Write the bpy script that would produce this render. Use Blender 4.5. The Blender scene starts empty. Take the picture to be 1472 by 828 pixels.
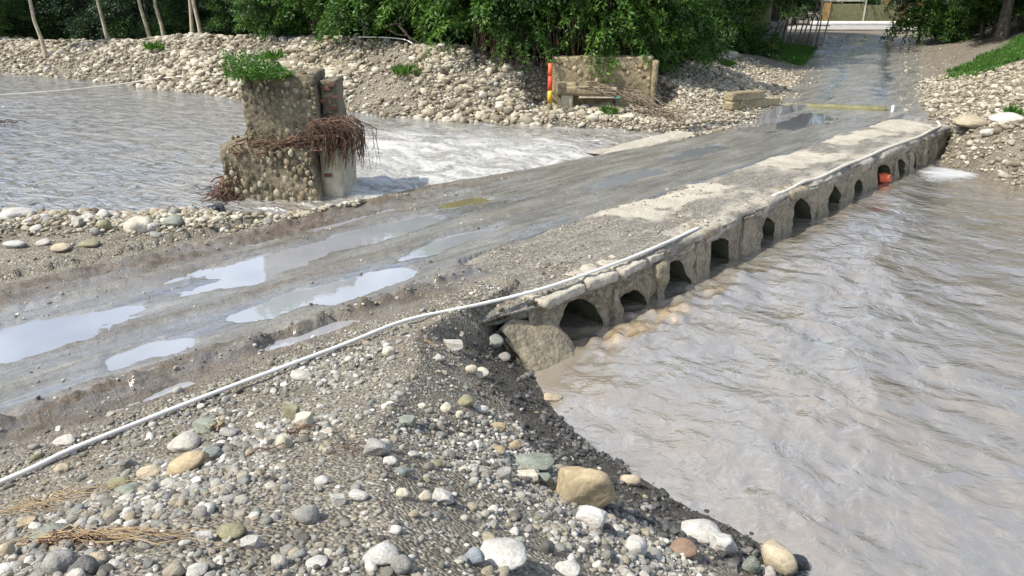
import bpy, bmesh, math, random
import numpy as np
from mathutils import Vector, Matrix

R = math.radians
scene = bpy.context.scene
COL = scene.collection

# ------------------------------------------------------------------ camera
cam_data = bpy.data.cameras.new("camera")
cam_data.sensor_width = 36.0
cam_data.lens = 26.19
cam_data.clip_start = 0.05
cam_data.clip_end = 1000.0
cam = bpy.data.objects.new("camera", cam_data)
cam.location = (0.0, 0.0, 4.2)
cam.rotation_euler = (R(90.0 - 21.598), 0.0, 0.0)
COL.objects.link(cam)
scene.camera = cam

# ------------------------------------------------------------------ sky and sun
SUN_AZ, SUN_EL = -112.0, 52.0          # clockwise from +Y: the sun stands to the left, a little behind
world = bpy.data.worlds.new("World")
scene.world = world
world.use_nodes = True
wn = world.node_tree
bg = wn.nodes["Background"]
sky = wn.nodes.new("ShaderNodeTexSky")
sky.sky_type = 'NISHITA'
sky.sun_disc = False
sky.sun_elevation = R(SUN_EL)
sky.sun_rotation = R(SUN_AZ)
sky.air_density = 1.0
sky.dust_density = 1.5
wtc = wn.nodes.new("ShaderNodeTexCoord")
wno = wn.nodes.new("ShaderNodeTexNoise")
wno.inputs["Scale"].default_value = 2.6
wno.inputs["Detail"].default_value = 6.0
wno.inputs["Roughness"].default_value = 0.55
wra = wn.nodes.new("ShaderNodeValToRGB")
wra.color_ramp.elements[0].position = 0.44
wra.color_ramp.elements[1].position = 0.70
wmx = wn.nodes.new("ShaderNodeMix")
wmx.data_type = 'RGBA'
wmx.inputs[7].default_value = (8.0, 8.6, 9.6, 1.0)      # sunlit cloud
wn.links.new(wtc.outputs["Generated"], wno.inputs["Vector"])
wn.links.new(wno.outputs["Fac"], wra.inputs["Fac"])
wn.links.new(wra.outputs["Color"], wmx.inputs[0])
wn.links.new(sky.outputs["Color"], wmx.inputs[6])
wn.links.new(wmx.outputs[2], bg.inputs["Color"])
bg.inputs["Strength"].default_value = 0.15

sun_data = bpy.data.lights.new("sun", 'SUN')
sun_data.energy = 5.0
sun_data.angle = R(0.6)
sun_data.color = (1.0, 0.93, 0.80)
sun = bpy.data.objects.new("sun", sun_data)
_az, _el = R(SUN_AZ), R(SUN_EL)
_d = Vector((math.sin(_az) * math.cos(_el), math.cos(_az) * math.cos(_el), math.sin(_el)))
sun.rotation_euler = (-_d).to_track_quat('-Z', 'Y').to_euler()
sun.location = (-20, -10, 30)
COL.objects.link(sun)

scene.view_settings.view_transform = 'Standard'
scene.view_settings.look = 'None'
scene.view_settings.gamma = 1.0
scene.view_settings.use_curve_mapping = False
scene.view_settings.exposure = 0.34
scene.cycles.max_bounces = 6
scene.cycles.transparent_max_bounces = 6

# ================================================================== TERRAIN BEGIN
# Two frames: world (x, y) and road (t along the crossing, n across it, + downstream).
AX, AY = -0.61, 7.80
TX, TY = 0.6905, 0.7233
NX, NY = 0.7233, -0.6905
ROAD_ANGLE = math.atan2(TY, TX)

def to_tn(x, y):
    dx, dy = x - AX, y - AY
    return dx * TX + dy * TY, dx * NX + dy * NY

def to_xy(t, n):
    return AX + t * TX + n * NX, AY + t * TY + n * NY

def _hash(ix, iy, seed):
    h = (ix.astype(np.int64) * 374761393 + iy.astype(np.int64) * 668265263 + seed * 974634777) & 0xFFFFFFFF
    h = ((h ^ (h >> 13)) * 1274126177) & 0xFFFFFFFF
    h = (h ^ (h >> 16)) & 0xFFFFFFFF
    return h / 4294967295.0

def vnoise(x, y, seed=0):
    x = np.asarray(x, float); y = np.asarray(y, float)
    ix = np.floor(x); iy = np.floor(y)
    fx = x - ix; fy = y - iy
    ux = fx * fx * fx * (fx * (fx * 6 - 15) + 10); uy = fy * fy * fy * (fy * (fy * 6 - 15) + 10)
    a = _hash(ix, iy, seed); b = _hash(ix + 1, iy, seed)
    c = _hash(ix, iy + 1, seed); d = _hash(ix + 1, iy + 1, seed)
    return (a + (b - a) * ux + (c - a) * uy + (a - b - c + d) * ux * uy) * 2 - 1

def fbm(x, y, octaves=4, seed=0, gain=0.5):
    s = 0.0; amp = 1.0; tot = 0.0
    for o in range(octaves):
        s = s + amp * vnoise(x * 2.03 ** o + 17.3 * o, y * 2.03 ** o - 9.1 * o, seed + o)
        tot += amp; amp *= gain
    return s / tot

def sstep(a, b, v):
    u = np.clip((v - a) / (b - a), 0, 1)
    return u * u * (3 - 2 * u)

FAR_ROAD = np.array([(-5.8, -0.2), (2.4, 12.0), (10.3, 22.9), (12.6, 28.4), (14.7, 32.3), (17.0, 37.3), (20.2, 44.0), (23.7, 50.9), (27.7, 58.7), (40.0, 84.0)])

def road_dist(x, y):
    """signed distance to the road's centre line beyond the crossing (+ to its right) and the half width there"""
    best = np.full(np.shape(x), 1e9); sgn = np.ones(np.shape(x))
    for (x0, y0), (x1, y1) in zip(FAR_ROAD[:-1], FAR_ROAD[1:]):
        ex, ey = x1 - x0, y1 - y0
        L2 = ex * ex + ey * ey
        u = np.clip(((x - x0) * ex + (y - y0) * ey) / L2, 0, 1)
        px, py = x - (x0 + u * ex), y - (y0 + u * ey)
        d = np.hypot(px, py)
        s = np.sign(ex * (-py) + ey * px)
        m = d < best
        best = np.where(m, d, best); sgn = np.where(m, s, sgn)
    return best * sgn

def far_level(y):
    return 0.72 + 0.028 * np.clip(y - 24, 0, 37)

PUDDLES = [  # t, n, half length, half width, depth
    (0.5, -3.45, 2.3, 0.36, 0.07), (-0.9, -3.0, 1.0, 0.25, 0.05), (-0.35, -1.78, 0.95, 0.36, 0.07), (-1.25, -1.9, 0.6, 0.25, 0.05),
    (-1.36, -0.90, 0.50, 0.16, 0.16),
    (-3.7, -3.05, 1.3, 0.50, 0.07), (-2.75, -1.75, 0.5, 0.24, 0.05), (-3.3, -0.74, 0.65, 0.13, 0.15), (3.7, -3.75, 0.8, 0.26, 0.05),
    (1.9, -2.25, 1.1, 0.22, 0.05), (-0.1, -4.35, 0.8, 0.12, 0.05), (1.6, -4.3, 1.3, 0.13, 0.05), (16.3, -3.5, 2.6, 0.85, 0.06), (10.5, -3.1, 1.3, 0.35, 0.045),
    (7.0, -2.7, 1.6, 0.3, 0.04), (-5.3, -2.1, 0.8, 0.4, 0.06)]
PUDDLE_Z = 0.700

RIDGES = ((-4.72, 0.14, 0.12, 0), (-4.40, 0.10, 0.08, 0), (-3.98, 0.09, 0.05, 1), (-1.08, 0.12, 0.13, 1), (-2.5, 0.14, 0.035, 0), (-1.32, 0.07, 0.05, 1))
def road_surface(t, n):
    z = 0.722 + 0.016 * fbm(t * 0.55, n * 5.0, 3, 5) + 0.012 * fbm(t * 0.9, n * 2.0, 3, 9) + 0.005 * fbm(t * 6, n * 11, 3, 6)
    z = z + 0.013 * fbm(t * 2.2, n * 8.0, 4, 8) + 0.010 * np.abs(fbm(t * 5.0, n * 13.0, 3, 10))
    # ridges pushed up by wheels beside the tracks
    wob = 0.12 * fbm(t * 0.5, n * 0 + 3.0, 2, 31)
    left = sstep(3.4, 0.5, t)
    rough = 0.35 + 1.5 * np.abs(fbm(t * 3.5, n * 5, 4, 12))
    for nc, w, a, lf in RIDGES:
        k = np.exp(-((n - nc - wob) / w) ** 2) * a * rough
        z = z + (k * left if lf else k * sstep(6.5, 2.0, t))
    # fine parallel tyre lines
    z = z + 0.009 * np.sin((n + wob * 0.6 + 0.03 * fbm(t * 1.2, n, 2, 40)) * 46) * sstep(0.1, 0.5, fbm(t * 0.35, n * 2.2, 2, 41) + 0.25)
    for tc, nc, rt, rn, dep in PUDDLES:
        u = ((t - tc) / rt) ** 2 + ((n - nc - 0.10 * fbm(t * 0.9, n * 0 + tc, 2, 50)) / rn) ** 2 + 0.9 * fbm(t * 2.1, n * 3.2, 4, 77)
        z = z - dep * sstep(1.35, 0.35, u)
    return z

_teL = ([-80, -30, -20, -9.1, -7.6, -6.4, -5.6, -5.1, -4.6], [-22, -10, -6.5, -2.6, -1.3, 0.15, 0.45, 1.2, 2.5])
_teR = ([-4, -1.5, -0.3, 0.0, 0.64, 1.42, 2.09, 3.0, 4.4, 30], [3.2, 3.0, 2.2, 0.95, 0.62, 0.10, -0.15, -0.25, -0.26, -0.3])
_tb = ([-80, -37.7, -29.9, -21.2, -16.6, -13.2, -9.4, -7.3, -5.9, -5.0, -4.6, 0], [-6, 4.65, 6.65, 7.95, 8.6, 9.15, 10.7, 11.9, 12.3, 13.0, 14.5, 30])
_crest = ([-80, -36, -29, -24, -20, -15, -12.5, -11, -10, -8.8, -6], [1.75, 1.75, 2.3, 2.5, 2.5, 2.45, 2.2, 1.95, 1.6, 1.2, 0.9])
_nl = ([-10, 0, 1.5, 4, 6, 9, 11.5, 14.5, 30], [-5.4, -5.4, -5.6, -5.45, -5.15, -4.85, -4.55, -4.55, -4.6])
_tR = ([-4, -2, 0.0, 0.5, 1.4, 2.5, 6.0, 40], [19.6, 19.2, 18.6, 17.2, 16.0, 15.5, 15.0, 15.0])

def mound_level(t, n):
    z = 0.77 + 0.13 * np.clip(n + 0.25, 0, 7) + 0.22 * np.clip(-t - 0.4, 0, 5) * sstep(-0.3, 3.6, n)
    z = z + 0.07 * fbm(t * 0.9, n * 0.9, 4, 21) * sstep(-0.6, 0.6, n) + 0.02 * fbm(t * 5, n * 5, 3, 22)
    # low spill heap beside the first culvert
    z = z + 0.13 * np.exp(-(((t + 0.45) / 0.5) ** 2 + ((n - 0.85) / 0.55) ** 2))
    return z

def height(x, y):
    x = np.asarray(x, float); y = np.asarray(y, float)
    t, n = to_tn(x, y)
    e = 0.22 * fbm(x * 0.9, y * 0.9, 4, 2)
    zr = road_surface(t, n)
    bed = np.where(n < -3.0, 0.20, -0.60)
    # stony bar between road and river
    dB = np.interp(n, *_teL) - t + e
    barz = np.clip(0.62 + 0.5 * dB, 0.2, 0.80 + 0.10 * fbm(x * 1.3, y * 1.3, 3, 14))
    barz = np.where(n < -4.4, barz, -0.6)
    barz = np.where((n < -4.4) & (n > -5.2), np.minimum(barz, np.maximum(zr, 0.74)), barz)
    # road with its upstream shoulder
    dL = n - np.interp(t, *_nl) + 0.6 * e
    road = np.minimum(zr, 0.60 + 0.35 * dL)
    road = np.where(n > -1.5, np.minimum(road, 0.70 - (n + 1.5) * 5.0), road)
    road = np.where(t > 24, -0.6, road)
    # near mound
    dM = np.interp(n, *_teR) - t + 0.55 * e
    ml = mound_level(t, n)
    k = sstep(-1.05, -0.55, n)
    flat = zr * (1 - k) + ml * k
    cut = np.where(dM < 1.0, dM * 0.50, 0.50 + (dM - 1.0) * 0.62)
    cut = np.where(n < 0.55, np.maximum(cut, np.minimum(dM * 1.15, 0.63 + (dM - 0.55) * 0.6) * sstep(0.55, -0.1, n)), cut)
    mound = np.where(n > -3.0, np.minimum(flat, cut), -0.6)
    mound = np.where((t > 1.32) & (n > -1.48), np.minimum(mound, -0.55), mound)
    # land beyond the river
    rd = road_dist(x, y)
    hw = np.interp(y, [20, 28, 40, 55, 60], [2.0, 2.0, 2.3, 3.4, 7.0])
    ad = np.abs(rd)
    lvl = far_level(y)
    rise = np.where(rd < 0, 0.85 * sstep(0, 4.5, ad - hw), 1.9 * sstep(0, 7.5, ad - hw))
    farl = lvl + rise * sstep(59, 52, y) + 0.05 * fbm(x * 0.7, y * 0.7, 4, 60) * sstep(0, 1, ad - hw) + 0.022 * fbm(x * 1.7, y * 1.7, 4, 61)
    farl = farl + np.where(rd < 0, 0.4 * sstep(9, 20, ad - hw), 0.0)
    dF = t - np.interp(n, *_tb) + 1.3 * e
    cr = np.interp(n, *_crest) + 0.16 * fbm(x * 0.35, y * 0.35, 3, 64)
    berm = 0.6 + (cr - 0.6) * np.where(dF < 3.2, sstep(-1.2, 3.2, dF) * 1.18 - 0.18 * sstep(1, 3.2, dF), 1 - 0.5 * sstep(3.8, 8.5, dF))
    land = np.minimum(0.60 + 0.62 * dF, np.maximum(berm, np.where(n < -11, 1.35, farl)))
    ck = sstep(1.15, .85, np.maximum(np.abs((x - 2.75) / 2.3), np.abs((y - 22.7) / 2.0)))
    land = land * (1 - ck) + np.minimum(land, 0.80 + 0.05 * fbm(x * 2, y * 2, 3, 66)) * ck
    land = np.maximum(land, 0.2)
    land = np.where(n < -4.3, land, -0.6)
    dR = t - np.interp(n, *_tR) + 1.2 * e
    right = np.where(n >= -4.3, np.clip(np.minimum(0.0 + 0.75 * dR, farl), -0.6, 9), -0.6)
    z = np.maximum.reduce([bed, barz, road, mound, land, right])
    return z
# ================================================================== TERRAIN END

def ground(x, y):
    return float(height(np.array([x]), np.array([y]))[0])

# ------------------------------------------------------------------ node helpers
def new_mat(name):
    m = bpy.data.materials.new(name)
    m.use_nodes = True
    nt = m.node_tree
    return m, nt, nt.nodes["Principled BSDF"]

def N_(nt, kind, **kw):
    n = nt.nodes.new(kind)
    for k, v in kw.items():
        if k in ("Scale", "Detail", "Roughness", "Distortion", "Randomness", "Strength", "Distance", "Value", "Lacunarity"):
            n.inputs[k].default_value = v
        else:
            setattr(n, k, v)
    return n

def ramp(nt, src, stops):
    r = nt.nodes.new("ShaderNodeValToRGB")
    el = r.color_ramp.elements
    while len(el) < len(stops):
        el.new(0.5)
    for e, (p, c) in zip(el, stops):
        e.position = p
        e.color = (c[0], c[1], c[2], 1) if hasattr(c, "__len__") else (c, c, c, 1)
    nt.links.new(src, r.inputs["Fac"])
    return r.outputs["Color"]

def mix(nt, fac, a, b, mode='MIX'):
    m = nt.nodes.new("ShaderNodeMix")
    m.data_type = 'RGBA'; m.blend_type = mode
    for sock, v in ((m.inputs[0], fac), (m.inputs[6], a), (m.inputs[7], b)):
        if hasattr(v, "is_linked"):
            nt.links.new(v, sock)
        elif hasattr(v, "__len__"):
            sock.default_value = (v[0], v[1], v[2], 1)
        else:
            sock.default_value = v
    return m.outputs[2]

def math_(nt, op, a, b=0.0):
    m = nt.nodes.new("ShaderNodeMath"); m.operation = op
    for i, v in enumerate((a, b)):
        if hasattr(v, "is_linked"):
            nt.links.new(v, m.inputs[i])
        else:
            m.inputs[i].default_value = v
    return m.outputs[0]

def coords(nt, scale=(1, 1, 1), rot=0.0, which="Object"):
    tc = nt.nodes.new("ShaderNodeTexCoord")
    mp = nt.nodes.new("ShaderNodeMapping")
    mp.inputs["Scale"].default_value = scale
    mp.inputs["Rotation"].default_value = (0, 0, rot)
    nt.links.new(tc.outputs[which], mp.inputs["Vector"])
    return mp.outputs["Vector"]

def road_coords(nt, scale):
    """object coordinates turned so that x runs along the road, then stretched"""
    v = coords(nt, (1, 1, 1), -ROAD_ANGLE)
    mp = nt.nodes.new("ShaderNodeMapping")
    mp.inputs["Scale"].default_value = scale
    nt.links.new(v, mp.inputs["Vector"])
    return mp.outputs["Vector"]

def tex(nt, kind, vec, out=None, **kw):
    n = N_(nt, kind, **kw)
    nt.links.new(vec, n.inputs["Vector"])
    return n.outputs[out or ("Fac" if "Noise" in kind else "Distance")]

def bump(nt, bsdf, h, strength=0.5, dist=0.02):
    b = N_(nt, "ShaderNodeBump", Strength=strength, Distance=dist)
    nt.links.new(h, b.inputs["Height"])
    nt.links.new(b.outputs["Normal"], bsdf.inputs["Normal"])
    return b

def attr(nt, name, kind='GEOMETRY'):
    a = nt.nodes.new("ShaderNodeAttribute")
    a.attribute_name = name; a.attribute_type = kind
    return a.outputs["Fac"]

def setc(bsdf, **kw):
    for k, v in kw.items():
        bsdf.inputs[k.replace("_", " ")].default_value = (v[0], v[1], v[2], 1) if hasattr(v, "__len__") else v

# ------------------------------------------------------------------ materials
def mat_terrain():
    m, nt, b = new_mat("silt_gravel_and_mud")
    L = nt.links
    mud, grass, wet = attr(nt, "mud"), attr(nt, "grass"), attr(nt, "wet")
    o1 = coords(nt)
    vor = N_(nt, "ShaderNodeTexVoronoi", Scale=42.0)
    L.new(o1, vor.inputs["Vector"])
    grit = ramp(nt, math_(nt, 'MULTIPLY', vor.outputs["Color"], 1.0), [(0.0, (.05, .044, .035)), (.4, (.15, .135, .105)), (.7, (.26, .24, .195)), (.92, (.50, .47, .41))])
    big = tex(nt, "ShaderNodeTexNoise", o1, Scale=1.1, Detail=5.0)
    sand = ramp(nt, big, [(.3, (.095, .078, .054)), (.55, (.175, .152, .115)), (.75, (.25, .225, .175))])
    fine = tex(nt, "ShaderNodeTexNoise", o1, Scale=7.0, Detail=4.0)
    gmask = ramp(nt, fine, [(.42, 0.25), (.6, 0.9)])
    dry = mix(nt, gmask, sand, grit)
    # mud: grey silt with browner ridges
    st = tex(nt, "ShaderNodeTexNoise", road_coords(nt, (.55, 3.6, 1)), Scale=1.3, Detail=7.0, Roughness=.6)
    mudc = ramp(nt, st, [(.30, (.15, .132, .10)), (.5, (.255, .245, .212)), (.72, (.38, .375, .34))])
    mudc = mix(nt, .35, mudc, ramp(nt, fine, [(.3, (.09, .078, .06)), (.7, (.22, .205, .18))]))
    clod = attr(nt, "clod")
    streak = tex(nt, "ShaderNodeTexNoise", road_coords(nt, (.5, 9.0, 1)), Scale=3.0, Detail=7.0, Roughness=.7)
    speck = tex(nt, "ShaderNodeTexNoise", o1, Scale=38.0, Detail=4.0, Roughness=.7)
    mudc = mix(nt, .55, mudc, ramp(nt, streak, [(.34, .52), (.48, .95), (.66, 1.25)]), 'MULTIPLY')
    mudc = mix(nt, .8, mudc, ramp(nt, speck, [(.36, .45), (.46, 1.0)]), 'MULTIPLY')
    mudc = mix(nt, clod, mudc, mix(nt, .8, ramp(nt, fine, [(.3, (.070, .050, .030)), (.7, (.165, .125, .082))]), ramp(nt, speck, [(.35, .4), (.6, 1.25)]), 'MULTIPLY'))
    col = mix(nt, mud, dry, mudc)
    gcol = ramp(nt, fine, [(.3, (.028, .06, .012)), (.7, (.075, .15, .03))])
    col = mix(nt, grass, col, gcol)
    wetc = mix(nt, 1.0, col, (.36, .35, .35), 'MULTIPLY')
    col = mix(nt, wet, col, wetc)
    L.new(col, b.inputs["Base Color"])
    # wet sheen
    sheen = ramp(nt, tex(nt, "ShaderNodeTexNoise", road_coords(nt, (.45, 2.6, 1)), Scale=1.1, Detail=5.0), [(.36, .20), (.68, .5)])
    rg = mix(nt, mud, (.92, .92, .92), sheen)
    rg = mix(nt, wet, rg, (.42, .42, .42))
    slick = attr(nt, "slick")
    rg = mix(nt, clod, rg, (.7, .7, .7))
    rg = mix(nt, slick, rg, (.05, .05, .05))
    L.new(rg, b.inputs["Roughness"])
    L.new(math_(nt, "ADD", math_(nt, "MULTIPLY", mud, .45), .4), b.inputs["Specular IOR Level"])
    h1 = math_(nt, 'MULTIPLY', vor.outputs["Distance"], math_(nt, 'SUBTRACT', 1.0, mud))
    h2 = math_(nt, 'MULTIPLY', tex(nt, "ShaderNodeTexNoise", road_coords(nt, (.7, 6, 1)), Scale=3.0, Detail=8.0, Roughness=.68), math_(nt, 'MULTIPLY', mud, 1.7))
    h3 = math_(nt, 'ADD', math_(nt, 'MULTIPLY', tex(nt, "ShaderNodeTexNoise", o1, Scale=24.0, Detail=6.0), .5), math_(nt, 'MULTIPLY', math_(nt, 'ADD', math_(nt, 'MULTIPLY', speck, math_(nt, 'ADD', math_(nt, 'MULTIPLY', clod, 1.6), .3)), math_(nt, 'MULTIPLY', streak, .8)), mud))
    bump(nt, b, math_(nt, 'MULTIPLY', math_(nt, 'ADD', math_(nt, 'ADD', math_(nt, 'MULTIPLY', h1, -1.0), h2), h3), math_(nt, 'SUBTRACT', 1.0, math_(nt, 'MULTIPLY', slick, .85))), .8, .03)
    film = math_(nt, 'MULTIPLY', math_(nt, 'MULTIPLY', mud, math_(nt, 'SUBTRACT', 1.0, clod)), ramp(nt, tex(nt, "ShaderNodeTexNoise", road_coords(nt, (.35, 2.0, 1)), Scale=1.2, Detail=6.0, Roughness=.6), [(.38, .03), (.56, .32)]))
    film = math_(nt, 'MULTIPLY', film, ramp(nt, streak, [(.36, .15), (.52, 1.0)]))
    film = math_(nt, 'MAXIMUM', film, math_(nt, 'MULTIPLY', math_(nt, 'MULTIPLY', attr(nt, "lane"), .65), ramp(nt, streak, [(.38, .2), (.5, 1.0)])))
    film = math_(nt, 'MAXIMUM', film, math_(nt, 'MULTIPLY', slick, .75))
    lb = N_(nt, "ShaderNodeBump", Strength=.35, Distance=.02)
    L.new(h2, lb.inputs["Height"])
    gl = nt.nodes.new("ShaderNodeBsdfGlossy"); gl.inputs["Roughness"].default_value = .12
    L.new(lb.outputs["Normal"], gl.inputs["Normal"])
    ms = nt.nodes.new("ShaderNodeMixShader")
    L.new(film, ms.inputs[0]); L.new(b.outputs[0], ms.inputs[1]); L.new(gl.outputs[0], ms.inputs[2])
    L.new(ms.outputs[0], nt.nodes["Material Output"].inputs["Surface"])
    return m

def silty(nt, col, rough, normal_spec, normal_diff=None, film=.29):
    """turbid water: light scattered in the silt (flat) under a clear reflecting surface (rippled)"""
    for n in list(nt.nodes):
        if n.bl_idname == "ShaderNodeBsdfPrincipled":
            nt.nodes.remove(n)
    df = nt.nodes.new("ShaderNodeBsdfDiffuse"); gl = nt.nodes.new("ShaderNodeBsdfGlossy")
    fr = nt.nodes.new("ShaderNodeFresnel"); ms = nt.nodes.new("ShaderNodeMixShader")
    fr.inputs["IOR"].default_value = 1.333
    nt.links.new(col, df.inputs["Color"])
    if hasattr(rough, "is_linked"): nt.links.new(rough, gl.inputs["Roughness"])
    else: gl.inputs["Roughness"].default_value = rough
    nt.links.new(normal_spec, gl.inputs["Normal"]); nt.links.new(normal_spec, fr.inputs["Normal"])
    if normal_diff is not None: nt.links.new(normal_diff, df.inputs["Normal"])
    fac = math_(nt, 'MINIMUM', math_(nt, 'ADD', math_(nt, 'MULTIPLY', fr.outputs[0], 1.5), film), 1.0)
    nt.links.new(fac, ms.inputs[0]); nt.links.new(df.outputs[0], ms.inputs[1]); nt.links.new(gl.outputs[0], ms.inputs[2])
    nt.links.new(ms.outputs[0], nt.nodes["Material Output"].inputs["Surface"])

def mat_water(name, silt, flow_scale, ripple, rot=0.0):
    m, nt, b = new_mat(name)
    L = nt.links
    rc = road_coords(nt, flow_scale)
    blot = tex(nt, "ShaderNodeTexNoise", rc, Scale=.7, Detail=6.0, Distortion=.8)
    col = ramp(nt, blot, [(.36, tuple(c * k for c, k in zip(silt, (1.05, .98, .88)))), (.68, tuple(c * k for c, k in zip(silt, (.97, .98, .99))))])
    n1 = tex(nt, "ShaderNodeTexNoise", rc, Scale=2.3, Detail=5.0, Roughness=.55, Distortion=1.2)
    n2 = tex(nt, "ShaderNodeTexNoise", rc, Scale=7.5, Detail=2.5, Roughness=.5, Distortion=.8)
    h = math_(nt, 'ADD', n1, math_(nt, 'MULTIPLY', n2, .16))
    fa = attr(nt, "foam")
    fn = tex(nt, "ShaderNodeTexNoise", road_coords(nt, (flow_scale[0] * 1.0, flow_scale[1] * 1.0, 1)), Scale=6.5, Detail=9.0, Roughness=.75, Distortion=1.4)
    fl = tex(nt, "ShaderNodeTexNoise", rc, Scale=1.3, Detail=3.0, Distortion=1.0)
    fn = math_(nt, 'ADD', fn, math_(nt, 'MULTIPLY', math_(nt, 'SUBTRACT', fl, .5), .9))
    fm = ramp(nt, math_(nt, 'ADD', fn, math_(nt, 'SUBTRACT', fa, .5)), [(.49, 0.0), (.62, .55), (.82, 1.0)])
    fm = math_(nt, 'MULTIPLY', fm, math_(nt, 'MINIMUM', math_(nt, 'MULTIPLY', fa, 6.0), 1.0))
    col = mix(nt, fm, col, (.66, .65, .62))
    fr_ = ramp(nt, math_(nt, 'ADD', tex(nt, "ShaderNodeTexNoise", coords(nt), Scale=11.0, Detail=6.0, Roughness=.7, Distortion=1.2), math_(nt, 'SUBTRACT', attr(nt, "froth"), .55)), [(.47, 0.0), (.62, .85)])
    fr_ = math_(nt, 'MULTIPLY', fr_, math_(nt, 'MINIMUM', math_(nt, 'MULTIPLY', attr(nt, "froth"), 5.0), 1.0))
    col = mix(nt, fr_, col, (.40, .315, .20))
    h = math_(nt, 'ADD', h, math_(nt, 'MULTIPLY', fr_, .25))
    h = math_(nt, 'ADD', h, math_(nt, 'MULTIPLY', fm, .6))
    bs = N_(nt, "ShaderNodeBump", Strength=ripple, Distance=.12); L.new(h, bs.inputs["Height"])
    bd = N_(nt, "ShaderNodeBump", Strength=ripple * .30, Distance=.12); L.new(h, bd.inputs["Height"])
    silty(nt, col, mix(nt, fm, (.05,) * 3, (.6,) * 3), bs.outputs["Normal"], bd.outputs["Normal"])
    return m

def mat_puddle(name, silt, rough=.03):
    m, nt, b = new_mat(name)
    v = coords(nt)
    c = tex(nt, "ShaderNodeTexNoise", v, Scale=1.7, Detail=4.0)
    bs = N_(nt, "ShaderNodeBump", Strength=.05, Distance=.02); nt.links.new(tex(nt, "ShaderNodeTexNoise", v, Scale=6.0, Detail=2.0), bs.inputs["Height"])
    silty(nt, ramp(nt, c, [(.3, tuple(k * .85 for k in silt)), (.7, silt)]), rough, bs.outputs["Normal"], film=.20)
    return m

def mat_stones(name, stops, rough=.8, per_object=False):
    """stone: palette picked per stone, veins and grain over it"""
    m, nt, b = new_mat(name)
    oi = nt.nodes.new("ShaderNodeObjectInfo")
    v = coords(nt)
    if per_object:
        base = oi.outputs["Color"]
    else:
        base = ramp(nt, oi.outputs["Random"], stops)
    add = nt.nodes.new("ShaderNodeVectorMath"); add.operation = 'ADD'
    sc = nt.nodes.new("ShaderNodeVectorMath"); sc.operation = 'SCALE'
    nt.links.new(oi.outputs["Location"], sc.inputs[0]); sc.inputs["Scale"].default_value = 7.3
    nt.links.new(v, add.inputs[0]); nt.links.new(sc.outputs[0], add.inputs[1])
    g1 = tex(nt, "ShaderNodeTexNoise", add.outputs[0], Scale=1.6, Detail=6.0, Roughness=.65)
    g2 = tex(nt, "ShaderNodeTexNoise", add.outputs[0], Scale=9.0, Detail=4.0)
    col = mix(nt, 1.0, base, ramp(nt, g1, [(.3, .62), (.7, 1.18)]), 'MULTIPLY')
    col = mix(nt, .6, col, ramp(nt, g2, [(.3, .7), (.7, 1.2)]), 'MULTIPLY')
    nt.links.new(col, b.inputs["Base Color"])
    b.inputs["Roughness"].default_value = rough
    b.inputs["Specular IOR Level"].default_value = 0.35
    bump(nt, b, math_(nt, 'ADD', g1, math_(nt, 'MULTIPLY', g2, .4)), .45, .05)
    return m

def mat_simple(name, c1, c2, scale=6.0, rough=.8, bumps=.3, detail=6.0, dist=.02, stretch=(1, 1, 1)):
    m, nt, b = new_mat(name)
    v = coords(nt, stretch)
    n = tex(nt, "ShaderNodeTexNoise", v, Scale=scale, Detail=detail, Roughness=.62)
    nt.links.new(ramp(nt, n, [(.32, c1), (.68, c2)]), b.inputs["Base Color"])
    b.inputs["Roughness"].default_value = rough
    bump(nt, b, n, bumps, dist)
    return m

def mat_concrete(name, pale, dark, stain, vor_scale=22.0, rough=.85):
    """weathered concrete with exposed aggregate, stains and streaks"""
    m, nt, b = new_mat(name)
    v = coords(nt)
    n1 = tex(nt, "ShaderNodeTexNoise", v, Scale=1.4, Detail=7.0, Roughness=.62)
    n2 = tex(nt, "ShaderNodeTexNoise", v, Scale=13.0, Detail=6.0, Roughness=.7)
    vo = N_(nt, "ShaderNodeTexVoronoi", Scale=vor_scale)
    nt.links.new(v, vo.inputs["Vector"])
    agg = ramp(nt, math_(nt, 'MULTIPLY', vo.outputs["Color"], 1.0), [(.1, tuple(c * .55 for c in dark)), (.5, dark), (.9, pale)])
    col = mix(nt, ramp(nt, n1, [(.36, 0.0), (.62, 1.0)]), agg, pale)
    col = mix(nt, ramp(nt, n2, [(.45, 0.0), (.7, .75)]), col, stain)
    nt.links.new(col, b.inputs["Base Color"])
    b.inputs["Roughness"].default_value = rough
    bump(nt, b, math_(nt, 'ADD', n2, math_(nt, 'MULTIPLY', vo.outputs["Distance"], -.8)), .6, .02)
    return m

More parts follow.
